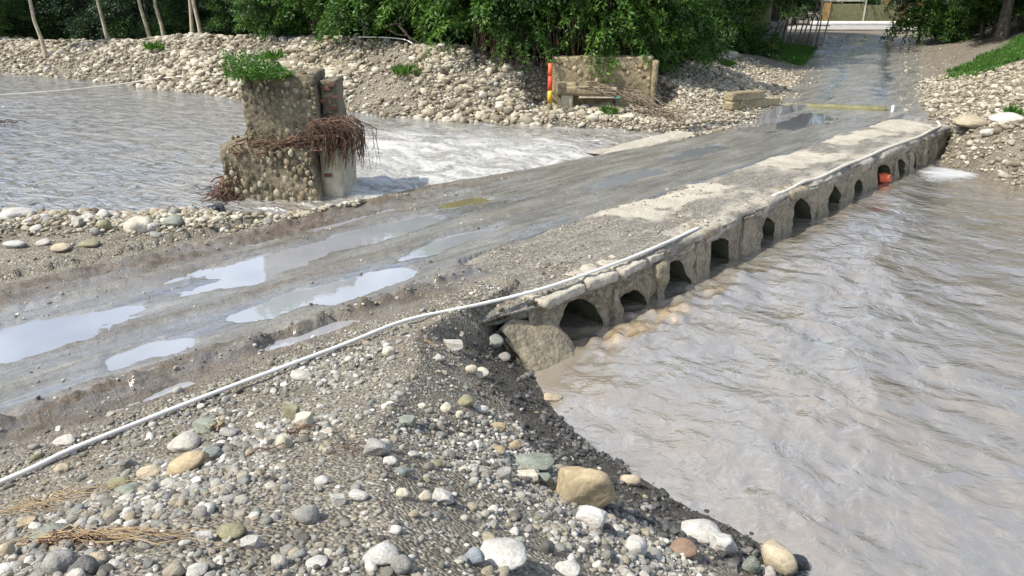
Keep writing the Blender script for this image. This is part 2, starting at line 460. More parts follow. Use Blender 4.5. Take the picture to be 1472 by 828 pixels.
def mat_deck():
    m, nt, b = new_mat("deck_concrete_with_silt")
    v = coords(nt)
    mud = attr(nt, "mud")
    n1 = tex(nt, "ShaderNodeTexNoise", v, Scale=2.2, Detail=8.0, Roughness=.65)
    n2 = tex(nt, "ShaderNodeTexNoise", v, Scale=16.0, Detail=6.0, Roughness=.7)
    st = tex(nt, "ShaderNodeTexNoise", road_coords(nt, (.8, 4.0, 1)), Scale=2.0, Detail=6.0)
    vo = N_(nt, "ShaderNodeTexVoronoi", Scale=30.0)
    nt.links.new(v, vo.inputs["Vector"])
    conc = ramp(nt, n1, [(.3, (.33, .30, .245)), (.6, (.50, .47, .40))])
    conc = mix(nt, ramp(nt, n2, [(.4, .5), (.65, 0.0)]), conc, (.2, .175, .13))
    silt = ramp(nt, st, [(.32, (.12, .104, .08)), (.7, (.27, .25, .21))])
    grit = ramp(nt, math_(nt, 'MULTIPLY', vo.outputs["Color"], 1.0), [(.2, (.06, .055, .045)), (.6, (.16, .145, .12)), (.9, (.4, .38, .33))])
    silt = mix(nt, .45, silt, grit)
    k = ramp(nt, math_(nt, 'ADD', mud, math_(nt, 'MULTIPLY', math_(nt, 'SUBTRACT', n1, .5), 1.3)), [(.38, 0.0), (.62, 1.0)])
    nt.links.new(mix(nt, k, conc, silt), b.inputs["Base Color"])
    nt.links.new(mix(nt, k, (.85,) * 3, (.55,) * 3), b.inputs["Roughness"])
    bump(nt, b, math_(nt, 'ADD', math_(nt, 'ADD', n1, math_(nt, 'MULTIPLY', n2, .5)), math_(nt, 'MULTIPLY', vo.outputs["Distance"], -.4)), .7, .025)
    return m

def mat_leaf(name, c1, c2, c3, trans=.25):
    m, nt, b = new_mat(name)
    tn = attr(nt, "tint")
    v = coords(nt)
    n = tex(nt, "ShaderNodeTexNoise", v, Scale=1.2, Detail=3.0)
    col = ramp(nt, math_(nt, 'ADD', math_(nt, 'MULTIPLY', tn, .75), math_(nt, 'MULTIPLY', math_(nt, 'SUBTRACT', n, .4), .6)), [(.12, c1), (.5, c2), (.9, c3)])
    nt.links.new(col, b.inputs["Base Color"])
    b.inputs["Roughness"].default_value = .5
    b.inputs["Specular IOR Level"].default_value = .4
    tr = nt.nodes.new("ShaderNodeBsdfTranslucent")
    nt.links.new(mix(nt, 1.0, col, (1.3, 1.5, .6), 'MULTIPLY'), tr.inputs["Color"])
    ms = nt.nodes.new("ShaderNodeMixShader")
    ms.inputs[0].default_value = trans
    nt.links.new(b.outputs[0], ms.inputs[1]); nt.links.new(tr.outputs[0], ms.inputs[2])
    nt.links.new(ms.outputs[0], nt.nodes["Material Output"].inputs["Surface"])
    return m

NEAR_PAL = [(0.0, (.09, .085, .075)), (.15, (.20, .19, .165)), (.32, (.33, .315, .28)), (.44, (.20, .21, .195)), (.54, (.46, .44, .39)), (.66, (.30, .27, .215)), (.76, (.34, .295, .215)), (.82, (.17, .18, .18)), (.88, (.54, .52, .47)), (1.0, (.64, .62, .57))]
BANK_PAL = [(0.0, (.12, .098, .066)), (.25, (.27, .235, .17)), (.5, (.39, .35, .27)), (.7, (.52, .48, .39)), (.85, (.21, .178, .12)), (1.0, (.64, .60, .51))]
M = {
    'terrain': mat_terrain(),
    'pool': mat_water("silty_pool_water", (.272, .250, .215), (1.3, .9, 1), .34),
    'river': mat_water("silty_river_water", (.330, .335, .335), (1.5, .55, 1), 1.5),
    'puddle': mat_puddle("puddle_water", (.335, .35, .375)),
    'puddle_olive': mat_puddle("shallow_olive_puddle", (.26, .23, .13)),
    'near_stone': mat_stones("river_pebble", NEAR_PAL),
    'bank_stone': mat_stones("bank_cobble", BANK_PAL),
    'stone': mat_stones("single_stone", None, per_object=True),
    'deck': mat_deck(),
    'culvert': mat_concrete("culvert_concrete", (.31, .27, .195), (.165, .14, .095), (.085, .075, .048)),
    'tunnel': mat_simple("shade_dark_lining", (.035, .036, .02), (.10, .10, .058), 5.0, .7),  # olive lining, darkened so the tunnels' shade is in its colour
    'pier': mat_concrete("rubble_mortar", (.22, .185, .12), (.10, .085, .055), (.035, .032, .018), 16.0),
    'old_concrete': mat_concrete("old_stained_concrete", (.36, .30, .19), (.20, .16, .09), (.085, .065, .033), 12.0),
    'plaster': mat_simple("flaking_render", (.34, .30, .20), (.52, .48, .38), 5.0, .85),
    'brick': mat_simple("old_brick", (.07, .035, .027), (.16, .07, .05), 9.0, .85),
    'pvc': mat_simple("white_plastic_pipe", (.62, .61, .58), (.78, .77, .74), 3.0, .35, .05),
    'hose': mat_simple("dusty_hose", (.46, .43, .36), (.64, .61, .53), 5.0, .6, .1),
    'root': mat_simple("dry_root", (.06, .034, .023), (.19, .112, .075), 14.0, .9),
    'straw': mat_simple("dry_straw", (.20, .14, .075), (.36, .275, .165), 12.0, .8),
    'wood': mat_simple("weathered_wood", (.10, .075, .05), (.27, .22, .16), 10.0, .85, .4, stretch=(1, 1, .15)),
    'bark_pale': mat_simple("pale_bark", (.26, .22, .15), (.46, .41, .30), 6.0, .85, .4),
    'bark': mat_simple("dark_bark", (.05, .04, .03), (.13, .105, .08), 8.0, .9, .5),
    'leaf_dark': mat_leaf("dark_leaf", (.014, .034, .010), (.036, .088, .016), (.080, .165, .026)),
    'leaf_mid': mat_leaf("mid_leaf", (.014, .040, .009), (.046, .115, .018), (.115, .225, .034)),
    'leaf_light': mat_leaf("light_leaf", (.022, .060, .010), (.075, .165, .022), (.18, .30, .05)),
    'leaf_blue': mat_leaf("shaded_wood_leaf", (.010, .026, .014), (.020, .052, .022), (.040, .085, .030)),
    'grass': mat_leaf("bank_grass", (.03, .085, .012), (.07, .17, .025), (.14, .27, .05), .3),
    'orange': mat_simple("orange_plastic", (.50, .085, .03), (.68, .14, .05), 4.0, .45, .2),
    'red_paint': mat_simple("red_paint", (.62, .045, .02), (.75, .09, .03), 5.0, .6, .1),
    'yellow_paint': mat_simple("yellow_paint", (.62, .36, .02), (.75, .46, .05), 5.0, .6, .1),
    'white_paint': mat_simple("chalky_white_paint", (.55, .54, .50), (.76, .75, .71), 4.0, .8, .1),
    'tin': mat_simple("zinc_sheet", (.16, .17, .18), (.34, .35, .36), 3.0, .5, .15),
    'teal': mat_simple("teal_plastic_scrap", (.02, .22, .15), (.04, .34, .24), 4.0, .5, .1),
    'black_wet': mat_simple("black_plastic_scrap", (.008, .009, .011), (.03, .032, .036), 6.0, .3, .2),
    'mat_green': mat_simple("mossy_concrete", (.12, .12, .055), (.24, .23, .12), 5.0, .7, .2),
    'street': mat_simple("street_paving", (.26, .25, .24), (.40, .39, .37), 3.0, .8, .1),
    'ochre_wall': mat_simple("ochre_plaster", (.42, .25, .08), (.60, .40, .16), 3.0, .8, .1),
    'pane': mat_simple("dark_window", (.012, .014, .018), (.03, .034, .04), 2.0, .1, .0),
}

# ------------------------------------------------------------------ object helpers
def tag(o, label=None, cat=None, group=None, kind=None):
    if label: o["label"] = label
    if cat: o["category"] = cat
    if group: o["group"] = group
    if kind: o["kind"] = kind
    return o

def link(o, parent=None):
    COL.objects.link(o)
    if parent is not None:
        o.parent = parent
    return o

def empty(name, loc=(0, 0, 0), rz=0.0):
    o = bpy.data.objects.new(name, None)
    o.empty_display_size = 0.2
    o.location = loc
    o.rotation_euler = (0, 0, rz)
    return link(o)

def mesh_np(name, verts, quads, smooth=True, attrs=None):
    """fast mesh from numpy arrays of verts (k,3) and faces (f,3|4)"""
    me = bpy.data.meshes.new(name)
    verts = np.asarray(verts, np.float32); quads = np.asarray(quads, np.int32)
    k = quads.shape[1]
    me.vertices.add(len(verts)); me.vertices.foreach_set("co", verts.ravel())
    me.loops.add(quads.size); me.loops.foreach_set("vertex_index", quads.ravel())
    me.polygons.add(len(quads))
    me.polygons.foreach_set("loop_start", np.arange(0, quads.size, k, dtype=np.int32))
    me.update(calc_edges=True)
    me.polygons.foreach_set("use_smooth", np.full(len(quads), smooth))
    for an, av in (attrs or {}).items():
        a = me.attributes.new(an, 'FLOAT', 'POINT')
        a.data.foreach_set("value", np.asarray(av, np.float32))
    me.validate()
    return me

class MB:
    """collects shapes for one mesh"""
    def __init__(self):
        self.v = []; self.f = []
    def add(self, vs, fs):
        o = len(self.v)
        self.v += [tuple(p) for p in vs]
        self.f += [tuple(i + o for i in f) for f in fs]
    def box(self, c, s, rz=0.0, jit=0.0, rnd=random, tilt=(0, 0)):
        cx, cy, cz = c; hx, hy, hz = s[0] / 2, s[1] / 2, s[2] / 2
        ca, sa = math.cos(rz), math.sin(rz)
        vs = []
        for k in (-1, 1):
            for j in (-1, 1):
                for i in (-1, 1):
                    x, y, z = i * hx + rnd.uniform(-jit, jit), j * hy + rnd.uniform(-jit, jit), k * hz + rnd.uniform(-jit, jit)
                    x += tilt[0] * z; y += tilt[1] * z
                    vs.append((cx + x * ca - y * sa, cy + x * sa + y * ca, cz + z))
        self.add(vs, [(0, 2, 3, 1), (4, 5, 7, 6), (0, 1, 5, 4), (2, 6, 7, 3), (0, 4, 6, 2), (1, 3, 7, 5)])
    def tube(self, pts, radii, k=5, cap=True):
        pts = [Vector(p) for p in pts]
        if not hasattr(radii, "__len__"):
            radii = [radii] * len(pts)
        vs = []
        up = Vector((0.13, 0.21, 1)).normalized()
        for i, p in enumerate(pts):
            d = (pts[min(i + 1, len(pts) - 1)] - pts[max(i - 1, 0)])
            d = d.normalized() if d.length > 1e-9 else Vector((0, 0, 1))
            s = d.cross(up)
            if s.length < 1e-3:
                s = d.cross(Vector((1, 0, 0)))
            s.normalize(); u = s.cross(d)
            for j in range(k):
                a = 2 * math.pi * j / k
                vs.append(p + (s * math.cos(a) + u * math.sin(a)) * radii[i])
        fs = []
        for i in range(len(pts) - 1):
            for j in range(k):
                fs.append((i * k + j, i * k + (j + 1) % k, (i + 1) * k + (j + 1) % k, (i + 1) * k + j))
        if cap:
            fs.append(tuple(range(k - 1, -1, -1)))
            fs.append(tuple((len(pts) - 1) * k + j for j in range(k)))
        self.add(vs, fs)
    def mesh(self, name, smooth=False):
        me = bpy.data.meshes.new(name)
        me.from_pydata(self.v, [], self.f)
        if smooth:
            me.polygons.foreach_set("use_smooth", [True] * len(me.polygons))
        me.update()
        return me
    def build(self, name, mat, parent=None, smooth=False):
        me = self.mesh(name, smooth)
        me.materials.append(mat)
        return link(bpy.data.objects.new(name, me), parent)

def rough_block(name, size, mat, parent, loc, seed, seg=0.10, amp=0.03, freq=4.0, rz=0.0, taper=(0, 0), smooth=True):
    """a box with a fine skin pushed in and out by noise; origin at the middle of its base"""
    bm = bmesh.new()
    sx, sy, sz = size
    nx, ny, nz = [max(2, int(round(s / seg))) for s in size]
    idx = {}
    def vert(i, j, k):
        key = (i, j, k)
        if key not in idx:
            x, y, z = (i / nx - .5) * sx, (j / ny - .5) * sy, k / nz * sz
            x *= 1 - taper[0] * z / sz; y *= 1 - taper[1] * z / sz
            idx[key] = bm.verts.new((x, y, z))
        return idx[key]
    for i in range(nx):
        for j in range(ny):
            for k in (0, nz):
                q = [vert(i, j, k), vert(i + 1, j, k), vert(i + 1, j + 1, k), vert(i, j + 1, k)]
                bm.faces.new(q if k else q[::-1])
    for i in range(nx):
        for k in range(nz):
            for j in (0, ny):
                q = [vert(i, j, k), vert(i + 1, j, k), vert(i + 1, j, k + 1), vert(i, j, k + 1)]
                bm.faces.new(q if j == 0 else q[::-1])
    for j in range(ny):
        for k in range(nz):
            for i in (0, nx):
                q = [vert(i, j, k), vert(i, j + 1, k), vert(i, j + 1, k + 1), vert(i, j, k + 1)]
                bm.faces.new(q[::-1] if i == 0 else q)
    bm.normal_update()
    co = np.array([v.co[:] for v in bm.verts]); no = np.array([v.normal[:] for v in bm.verts])
    d = fbm(co[:, 0] * freq + co[:, 2] * 1.7 * freq, co[:, 1] * freq + co[:, 2] * freq * .8, 4, seed)
    d2 = fbm(co[:, 0] * 1.1 + co[:, 2] * 1.3, co[:, 1] * 1.2 - co[:, 2], 2, seed + 9)
    new = co + no * (d * amp + d2 * amp * 1.2)[:, None]
    for v, p in zip(bm.verts, new):
        v.co = p
    me = bpy.data.meshes.new(name)
    bm.to_mesh(me); bm.free()
    if smooth:
        me.polygons.foreach_set("use_smooth", [True] * len(me.polygons))
    me.materials.append(mat)
    o = bpy.data.objects.new(name, me)
    o.location = loc; o.rotation_euler = (0, 0, rz)
    return link(o, parent)

def stone_mesh(name, seed, sub=2, angular=0.0, amp=.16):
    bm = bmesh.new()
    bmesh.ops.create_icosphere(bm, subdivisions=sub, radius=.5)
    rnd = random.Random(seed)
    planes = [(Vector((rnd.gauss(0, 1), rnd.gauss(0, 1), rnd.gauss(0, 1))).normalized(), rnd.uniform(.24, .42)) for _ in range(4 if angular > .6 else 5)]
    if angular > .6:
        for ax in ((1, 0, 0), (-1, 0, 0), (0, 1, 0), (0, -1, 0), (0, 0, 1), (0, 0, -1)):
            planes.append((Vector([c + rnd.gauss(0, .22) for c in ax]).normalized(), rnd.uniform(.29, .37)))
    co = np.array([v.co[:] for v in bm.verts])
    d = fbm(co[:, 0] * 2.6 + co[:, 2] * 1.9 + seed, co[:, 1] * 2.6 - co[:, 2] * 2.2, 2, seed)
    d2 = fbm(co[:, 0] * 7 + co[:, 2] * 5 + seed, co[:, 1] * 7 - co[:, 2] * 6, 2, seed + 3)
    for v, dd, de in zip(bm.verts, d, d2):
        p = v.co * (1 + amp * float(dd) * 2)
        if angular > 0:
            for pn, pd in planes:
                s = p.dot(pn) - pd
                if s > 0:
                    p -= pn * s * angular
        v.co = p * (1 + .06 * angular * float(de))
    lo = min(v.co.x for v in bm.verts), min(v.co.y for v in bm.verts), min(v.co.z for v in bm.verts)
    hi = max(v.co.x for v in bm.verts), max(v.co.y for v in bm.verts), max(v.co.z for v in bm.verts)
    for v in bm.verts:
        v.co = [(v.co[i] - (lo[i] + hi[i]) / 2) / (hi[i] - lo[i]) for i in range(3)]
    me = bpy.data.meshes.new(name)
    bm.to_mesh(me); bm.free()
    me.polygons.foreach_set("use_smooth", [True] * len(me.polygons))
    return me

# ------------------------------------------------------------------ ground and road sheet
def polar_grid(thetas, rs):
    th, rr = np.meshgrid(thetas, rs, indexing='ij')
    x = rr * np.sin(th); y = rr * np.cos(th)
    nt_, nr = len(thetas), len(rs)
    i = np.arange(nt_ - 1)[:, None] * nr + np.arange(nr - 1)[None, :]
    q = np.stack([i, i + nr, i + nr + 1, i + 1], -1).reshape(-1, 4)
    return x.ravel(), y.ravel(), q

def compact(q, nverts):
    used = np.zeros(nverts, bool); used[q.ravel()] = True
    remap = np.cumsum(used) - 1
    return used, remap[q]

th = np.concatenate([np.linspace(-180, -48, 70, endpoint=False), np.linspace(-48, 48, 640, endpoint=False), np.linspace(48, 180, 71)])
rs = np.concatenate([np.linspace(.05, 1.6, 12, endpoint=False), np.geomspace(1.6, 80, 560, endpoint=False), np.geomspace(80, 400, 16)])
gx, gy, gq = polar_grid(np.radians(th), rs)
gz = height(gx, gy)
gt, gn = to_tn(gx, gy)
rd = road_dist(gx, gy)
hw = np.interp(gy, [20, 28, 40, 55, 60], [2.0, 2.0, 2.3, 3.4, 7.0])
ew = .35 * fbm(gx * 1.1, gy * 1.1, 4, 3)
mud_n = sstep(-5.15, -4.75, gn + ew) * sstep(-.55, -.85, gn + .4 * ew) * sstep(24, 19, gt)
mud_far = sstep(hw + .6, hw - .3, np.abs(rd) + ew) * sstep(22, 24, gy) * sstep(57, 52, gy)
mud = np.maximum(mud_n, mud_far)
under = sstep(.30, .05, np.abs(gn + .7) + .6 * ew) * sstep(.4, -.2, gt)
mud = np.clip(np.maximum(mud, under * .6), 0, 1)
grass = np.zeros_like(gx)
for cx, cy, rx, ry in ((15.2, 40.0, 2.4, 3.6), (13.6, 37.6, 2.0, 2.0), (13.3, 43.0, 3.0, 3.0), (20.0, 31.9, 2.2, 1.6), (22.3, 33.4, 2.4, 2.0), (25.5, 35.0, 3.0, 3.0), (18.0, 30.2, 1.2, 1.0)):
    grass = np.maximum(grass, sstep(1.25, .6, ((gx - cx) / rx) ** 2 + ((gy - cy) / ry) ** 2 + 1.5 * ew))
grass *= (1 - mud)
wl = np.where(gn > -2.0, 0.0, 0.62)
wet = np.where(gn > -2.0, sstep(.62, .25, gz - wl + .5 * ew), sstep(.12, .02, gz - wl + .2 * ew)) * (1 - mud)
wet = np.where((gn > -2) & (gt > 10), wet * .3, wet)
slick = mud_far * sstep(.42, .12, np.abs(np.abs(rd + .15 * fbm(gy * .25, gy * 0, 2, 71)) - .85) + .35 * np.abs(fbm(gx * 1.1, gy * .7, 4, 72))) * sstep(25, 27, gy)
wobv = .12 * fbm(gt * .5, gn * 0 + 3.0, 2, 31)
clod = sum(np.exp(-((gn - nc - wobv) / (w * 1.25)) ** 2) * min(1, a * 12) for nc, w, a, _ in RIDGES) * sstep(7.5, 3.0, gt) * (.45 + .9 * fbm(gt * 1.3, gn * 4, 3, 33))
band = sstep(-5.4, -4.9, gn) * sstep(-4.0, -4.35, gn + .25 * fbm(gt * .8, gn * 2, 3, 34)) * sstep(4.5, 2.5, gt)
band2 = sstep(-1.30, -1.05, gn + .2 * fbm(gt * .9, gn * 2, 3, 35)) * sstep(1.5, .5, gt)
clod = np.clip(np.maximum(clod * 1.5, np.maximum(band, band2) * (.75 + .5 * fbm(gt * 2, gn * 6, 3, 36))), 0, 1)
lane = (np.exp(-((gn + 3.35) / .42) ** 2) + np.exp(-((gn + 1.85) / .45) ** 2)) * sstep(8, 3, gt) * sstep(-.5, .15, fbm(gt * .6, gn * 2.2, 4, 37))
lane = np.clip(lane, 0, 1) * (1 - clod) * mud
attrs = {'lane': lane, 'clod': clod, 'mud': mud, 'grass': grass, 'wet': wet, 'slick': slick}
P3 = np.stack([gx, gy, gz], 1)
fc_mud = mud[gq].mean(1) > .5
fct = gt[gq].mean(1)
for nm, sel, lab, cat in (("road", fc_mud, "muddy wheel-rutted road running over the crossing and up between the trees", "road"),
                          ("ground", ~fc_mud, "gravel and silt ground of the river banks", "ground")):
    used, q2 = compact(gq[sel], len(gx))
    me = mesh_np(nm, P3[used], q2, True, {k: v[used] for k, v in attrs.items()})
    me.materials.append(M['terrain'])
    o = link(bpy.data.objects.new(nm, me))
    tag(o, lab, cat, kind="structure")

# ------------------------------------------------------------------ water
def water_sheet(name, thetas, rs_, zfun, keep, mat, foam_fun, label):
    x, y, q = polar_grid(np.radians(thetas), rs_)
    t, n = to_tn(x, y)
    h = height(x, y)
    z = zfun(x, y, t, n)
    kv = keep(x, y, t, n, h)
    sel = kv[q].any(1)
    used, q2 = compact(q[sel], len(x))
    me = mesh_np(name, np.stack([x, y, z], 1)[used], q2, True, {'foam': foam_fun(x, y, t, n)[used], 'froth': froth(t, n)[used]})
    me.materials.append(mat)
    o = link(bpy.data.objects.new(name, me))
    return tag(o, label, "water", kind="structure")

OPEN_T = [1.45, 2.62, 3.80, 5.08, 7.0, 8.4, 10.1, 11.55, 13.0, 14.35, 15.45, 16.5, 17.4]
OPEN_W = [.90, .80, .74, .90, .70, .94, .80, .68, .84, .66, .64, .55, .58]

def froth(t, n):
    f = np.zeros(np.shape(t))
    for tc, nc, rt, rn, a in ((2.3, .78, .65, .33, .95), (3.3, .80, .65, .34, .85), (4.5, .80, .5, .28, .75), (5.7, .6, .4, .2, .40), (3.4, 1.6, .8, .25, .36), (13.6, .55, .8, .2, .4), (2.7, 2.6, .35, .9, .26), (5.2, 2.2, .3, .8, .26)):
        f = np.maximum(f, a * np.exp(-(((t - tc) / rt) ** 2 + ((n - nc) / rn) ** 2)))
    return f * (n > -1)

def pool_z(x, y, t, n):
    r = np.hypot(x, y)
    calm = sstep(1.6, 4.0, n) * .55 + .45
    z = .042 * fbm(t * 1.1 + .5 * n, n * 1.3, 3, 101) + .026 * fbm(t * 4.0, n * 2.0 + t, 3, 102) * calm + .007 * fbm(t * 8, n * 11, 2, 103)
    z = z * sstep(60, 15, r)
    ridge = 1 - np.abs(fbm(t * 1.5 - .4 * n, n * .8, 2, 108))
    z = z + .03 * np.clip(ridge - .72, 0, 1) * sstep(.5, 2.5, t) * sstep(10, 5, t) * sstep(.4, 1.2, n) * sstep(5, 3, n) * 2
    for k, tc in enumerate(OPEN_T[:6]):
        a = (1.0, 1.0, .8, .5, .3, .2)[k]
        g = np.exp(-(((t - tc - .45) / .55) ** 2 + ((n - .75) / .45) ** 2))
        z = z + a * g * (.06 + .11 * fbm(t * 5, n * 5, 4, 105))
    return z

def pool_foam(x, y, t, n):
    f = .62 * np.exp(-(((t - 15.6) / 1.3) ** 2 + ((n - 1.0) / .8) ** 2)) * 1.5
    return np.clip(f, 0, .9)

water_sheet("pool_water", np.linspace(-16, 60, 330), np.geomspace(3.2, 70, 420), pool_z,
            lambda x, y, t, n, h: (h < .12) & (n > -1.4), M['pool'], pool_foam,
            "silty brown grey water of the pool below the culverts")

def river_z(x, y, t, n):
    rough = sstep(-1, 4, t) * sstep(-14, -6, n)
    return .625 + (.016 + .12 * rough) * fbm(t * 1.8, n * 1.1, 4, 111) + (.006 + .02 * rough) * fbm(t * 6, n * 4, 3, 112)

def river_foam(x, y, t, n):
    w = fbm(t * .5, n * .35, 3, 115)
    f = .64 * sstep(1.5, 3.0, t) * sstep(11.4, 9.4, t + .3 * w) * sstep(-13.0, -8.0, n + 1.5 * w) * sstep(-4.6, -5.0, n)
    f = f + .35 * sstep(-.5, 1.0, t) * sstep(2.4, 1.6, t) * sstep(-6.6, -6.0, n)
    f = f + .33 * np.exp(-((t - 5.5) / 2.2) ** 2) * sstep(-24, -14, n) * sstep(-8, -12, n) * (w > 0)
    f = np.maximum(f, .18 * sstep(0, .3, w) * sstep(7, 2, t))
    return np.clip(f, 0, .95)

water_sheet("river_water", np.linspace(-62, 20, 420), np.geomspace(9.5, 110, 300), river_z,
            lambda x, y, t, n, h: (h < .70) & (n < -4.1), M['river'], river_foam,
            "fast silty river with white water above the crossing")

pud_names = ["long sky-bright puddle in the far wheel track beside the masonry pier", "small puddle trailing from the long wheel track puddle",
             "broad oval puddle in the near wheel track", "thin puddle trailing from the broad oval puddle",
             "small puddle just inside the white pipe", "wide shallow puddle where the road bends to the bar", "faint silty puddle between the ruts",
             "narrow brown puddle between mud lip and white pipe", "olive silty puddle in the middle of the crossing", "pale puddle between the two wheel tracks",
             "narrow puddle at the foot of the muddy ridge by the bar", "thin puddle along the muddy ridge near the pier", "large rippled puddle at the far end of the crossing",
             "shallow puddle on the far half of the crossing", "shallow puddle on the middle of the crossing", "puddle by the road bend below the bar"]
for (tc, nc, rt, rn, dep), lab in zip(PUDDLES, pud_names):
    mb = MB(); ring = []
    for k in range(40):
        a = 2 * math.pi * k / 40
        x, y = to_xy(tc + rt * 1.3 * math.cos(a), nc + (rn + .12) * 1.2 * math.sin(a))
        ring.append((x, y, PUDDLE_Z - (.014 if nc < -3.7 and tc > 3 and tc < 5 else 0) + .0007 * (tc % 3)))
    mb.add(ring, [tuple(range(39, -1, -1))])
    tag(mb.build("puddle", M['puddle_olive'] if 3 < tc < 5 else M['puddle']), lab, "puddle", kind="structure")

# ------------------------------------------------------------------ causeway with culverts
EDGE_T = [-1, .3, 1.3, 2.8, 5, 7.2, 9.7, 13, 18.6, 20]
EDGE_N = [-.05, .02, .26, .34, .30, .24, .20, .16, .14, .14]
def edge_n(t):
    return np.interp(t, EDGE_T, EDGE_N) + .035 * fbm(np.asarray(t) * 1.7, np.asarray(t) * 0 + 2, 3, 201)

cause = empty("causeway", (*to_xy(9.5, -1.0), 0.0))
tag(cause, "low concrete causeway pierced by a row of culverts above the pool", "causeway")
def cause_local(v):
    return v - np.array(cause.location[:], float)[None, :]

def strip_mesh(name, ts, us, nfun, zfun, mudfun, mat, parent):
    """a draped slab: grid along t and u, with a skirt on its outer edge"""
    t, u = np.meshgrid(ts, us, indexing='ij')
    n = nfun(t, u); z = zfun(t, n, u)
    x, y = to_xy(t, n)
    nt_, nu = len(ts), len(us)
    i = np.arange(nt_ - 1)[:, None] * nu + np.arange(nu - 1)[None, :]
    q = np.stack([i, i + nu, i + nu + 1, i + 1], -1).reshape(-1, 4)[:, ::-1]
    v = np.stack([x.ravel(), y.ravel(), z.ravel()], 1)
    me = mesh_np(name, cause_local(v), q, True, {'mud': mudfun(t, n).ravel()})
    me.materials.append(mat)
    return link(bpy.data.objects.new(name, me), parent)

PATCH = [(4.7, 7.7, -1.55, -.75), (10.0, 12.2, -1.55, -.70), (13.8, 16.0, -1.75, -.75), (16.4, 18.5, -1.95, -.45)]
def deck_mud(t, n):
    m = np.where(t < 4.3, .86, .66) + .25 * fbm(t * .8, n * 2.2, 3, 211)
    for t0, t1, n0, n1 in PATCH:
        w = .55 * fbm(t * 1.3, n * 2, 4, 212)
        k = sstep(t0 - .25, t0 + .35, t + w) * sstep(t1 + .3, t1 - .3, t + w) * sstep(n0 - .2, n0 + .2, n + w) * sstep(n1 + .3, n1 - .15, n + w)
        m = m * (1 - k) + .12 * k
    lip = sstep(-.35, .0, n) * sstep(.8, 1.8, t)
    m = m * (1 - .25 * lip)
    return np.clip(m + .5 * sstep(-1.7, -2.05, n) * sstep(14.5, 12.5, t), 0, 1)
def deck_n(t, u):
    en = edge_n(t)
    return np.where(u <= 1, -2.0 + (en + 2.0) * u, en + .02 + .06 * fbm(t * 3, u * 4, 3, 213) * (u > 1.05) - .06 * (u - 1))
def deck_z(t, n, u):
    top = .742 + .020 * fbm(t * .8, n * 1.6, 4, 214) + .012 * fbm(t * 5, n * 5, 3, 215) - .10 * sstep(-1.25, -1.95, n + .25 * fbm(t * 1.1, n * 0, 3, 218)) * np.where(t > 13, .5, 1) - .07 * sstep(1.5, .6, t + .5 * fbm(n * 2, n * 0, 2, 216)) - .022 * sstep(4.5, 2.5, t) + .03 * fbm(t * 1.7, n * 3, 3, 219) * sstep(-1.0, -1.6, n)
    top = top - .05 * sstep(.97, 1.0, u) - .04 * sstep(.93, 1.0, u) * (fbm(t * 2.3, n * 0, 3, 216) > .1)
    return np.where(u <= 1, top, .66 - (u - 1) * .17 + .03 * fbm(t * 3.0, n * 0 + 1, 3, 217))
us = np.concatenate([np.linspace(0, 1, 46), np.linspace(1.1, 2.0, 7)])
strip_mesh("deck_slab", np.linspace(.25, 18.75, 420), us, deck_n, deck_z, deck_mud, M['deck'], cause)
def apron_n(t, u):
    return -5.15 + .85 * u + .15 * fbm(t * .9, u * 2, 3, 220)
strip_mesh("apron_slab", np.linspace(8.8, 12.9, 90), np.linspace(0, 1, 24), apron_n,
           lambda t, n, u: .678 + .035 * np.sin(u * math.pi) * sstep(8.8, 10.0, t) * sstep(12.9, 11.9, t) + .025 * fbm(t * 1.2, n * 4, 3, 221),
           lambda t, n: np.clip(.30 + .5 * fbm(t * .7, n * 5, 3, 222), 0, 1), M['deck'], cause)

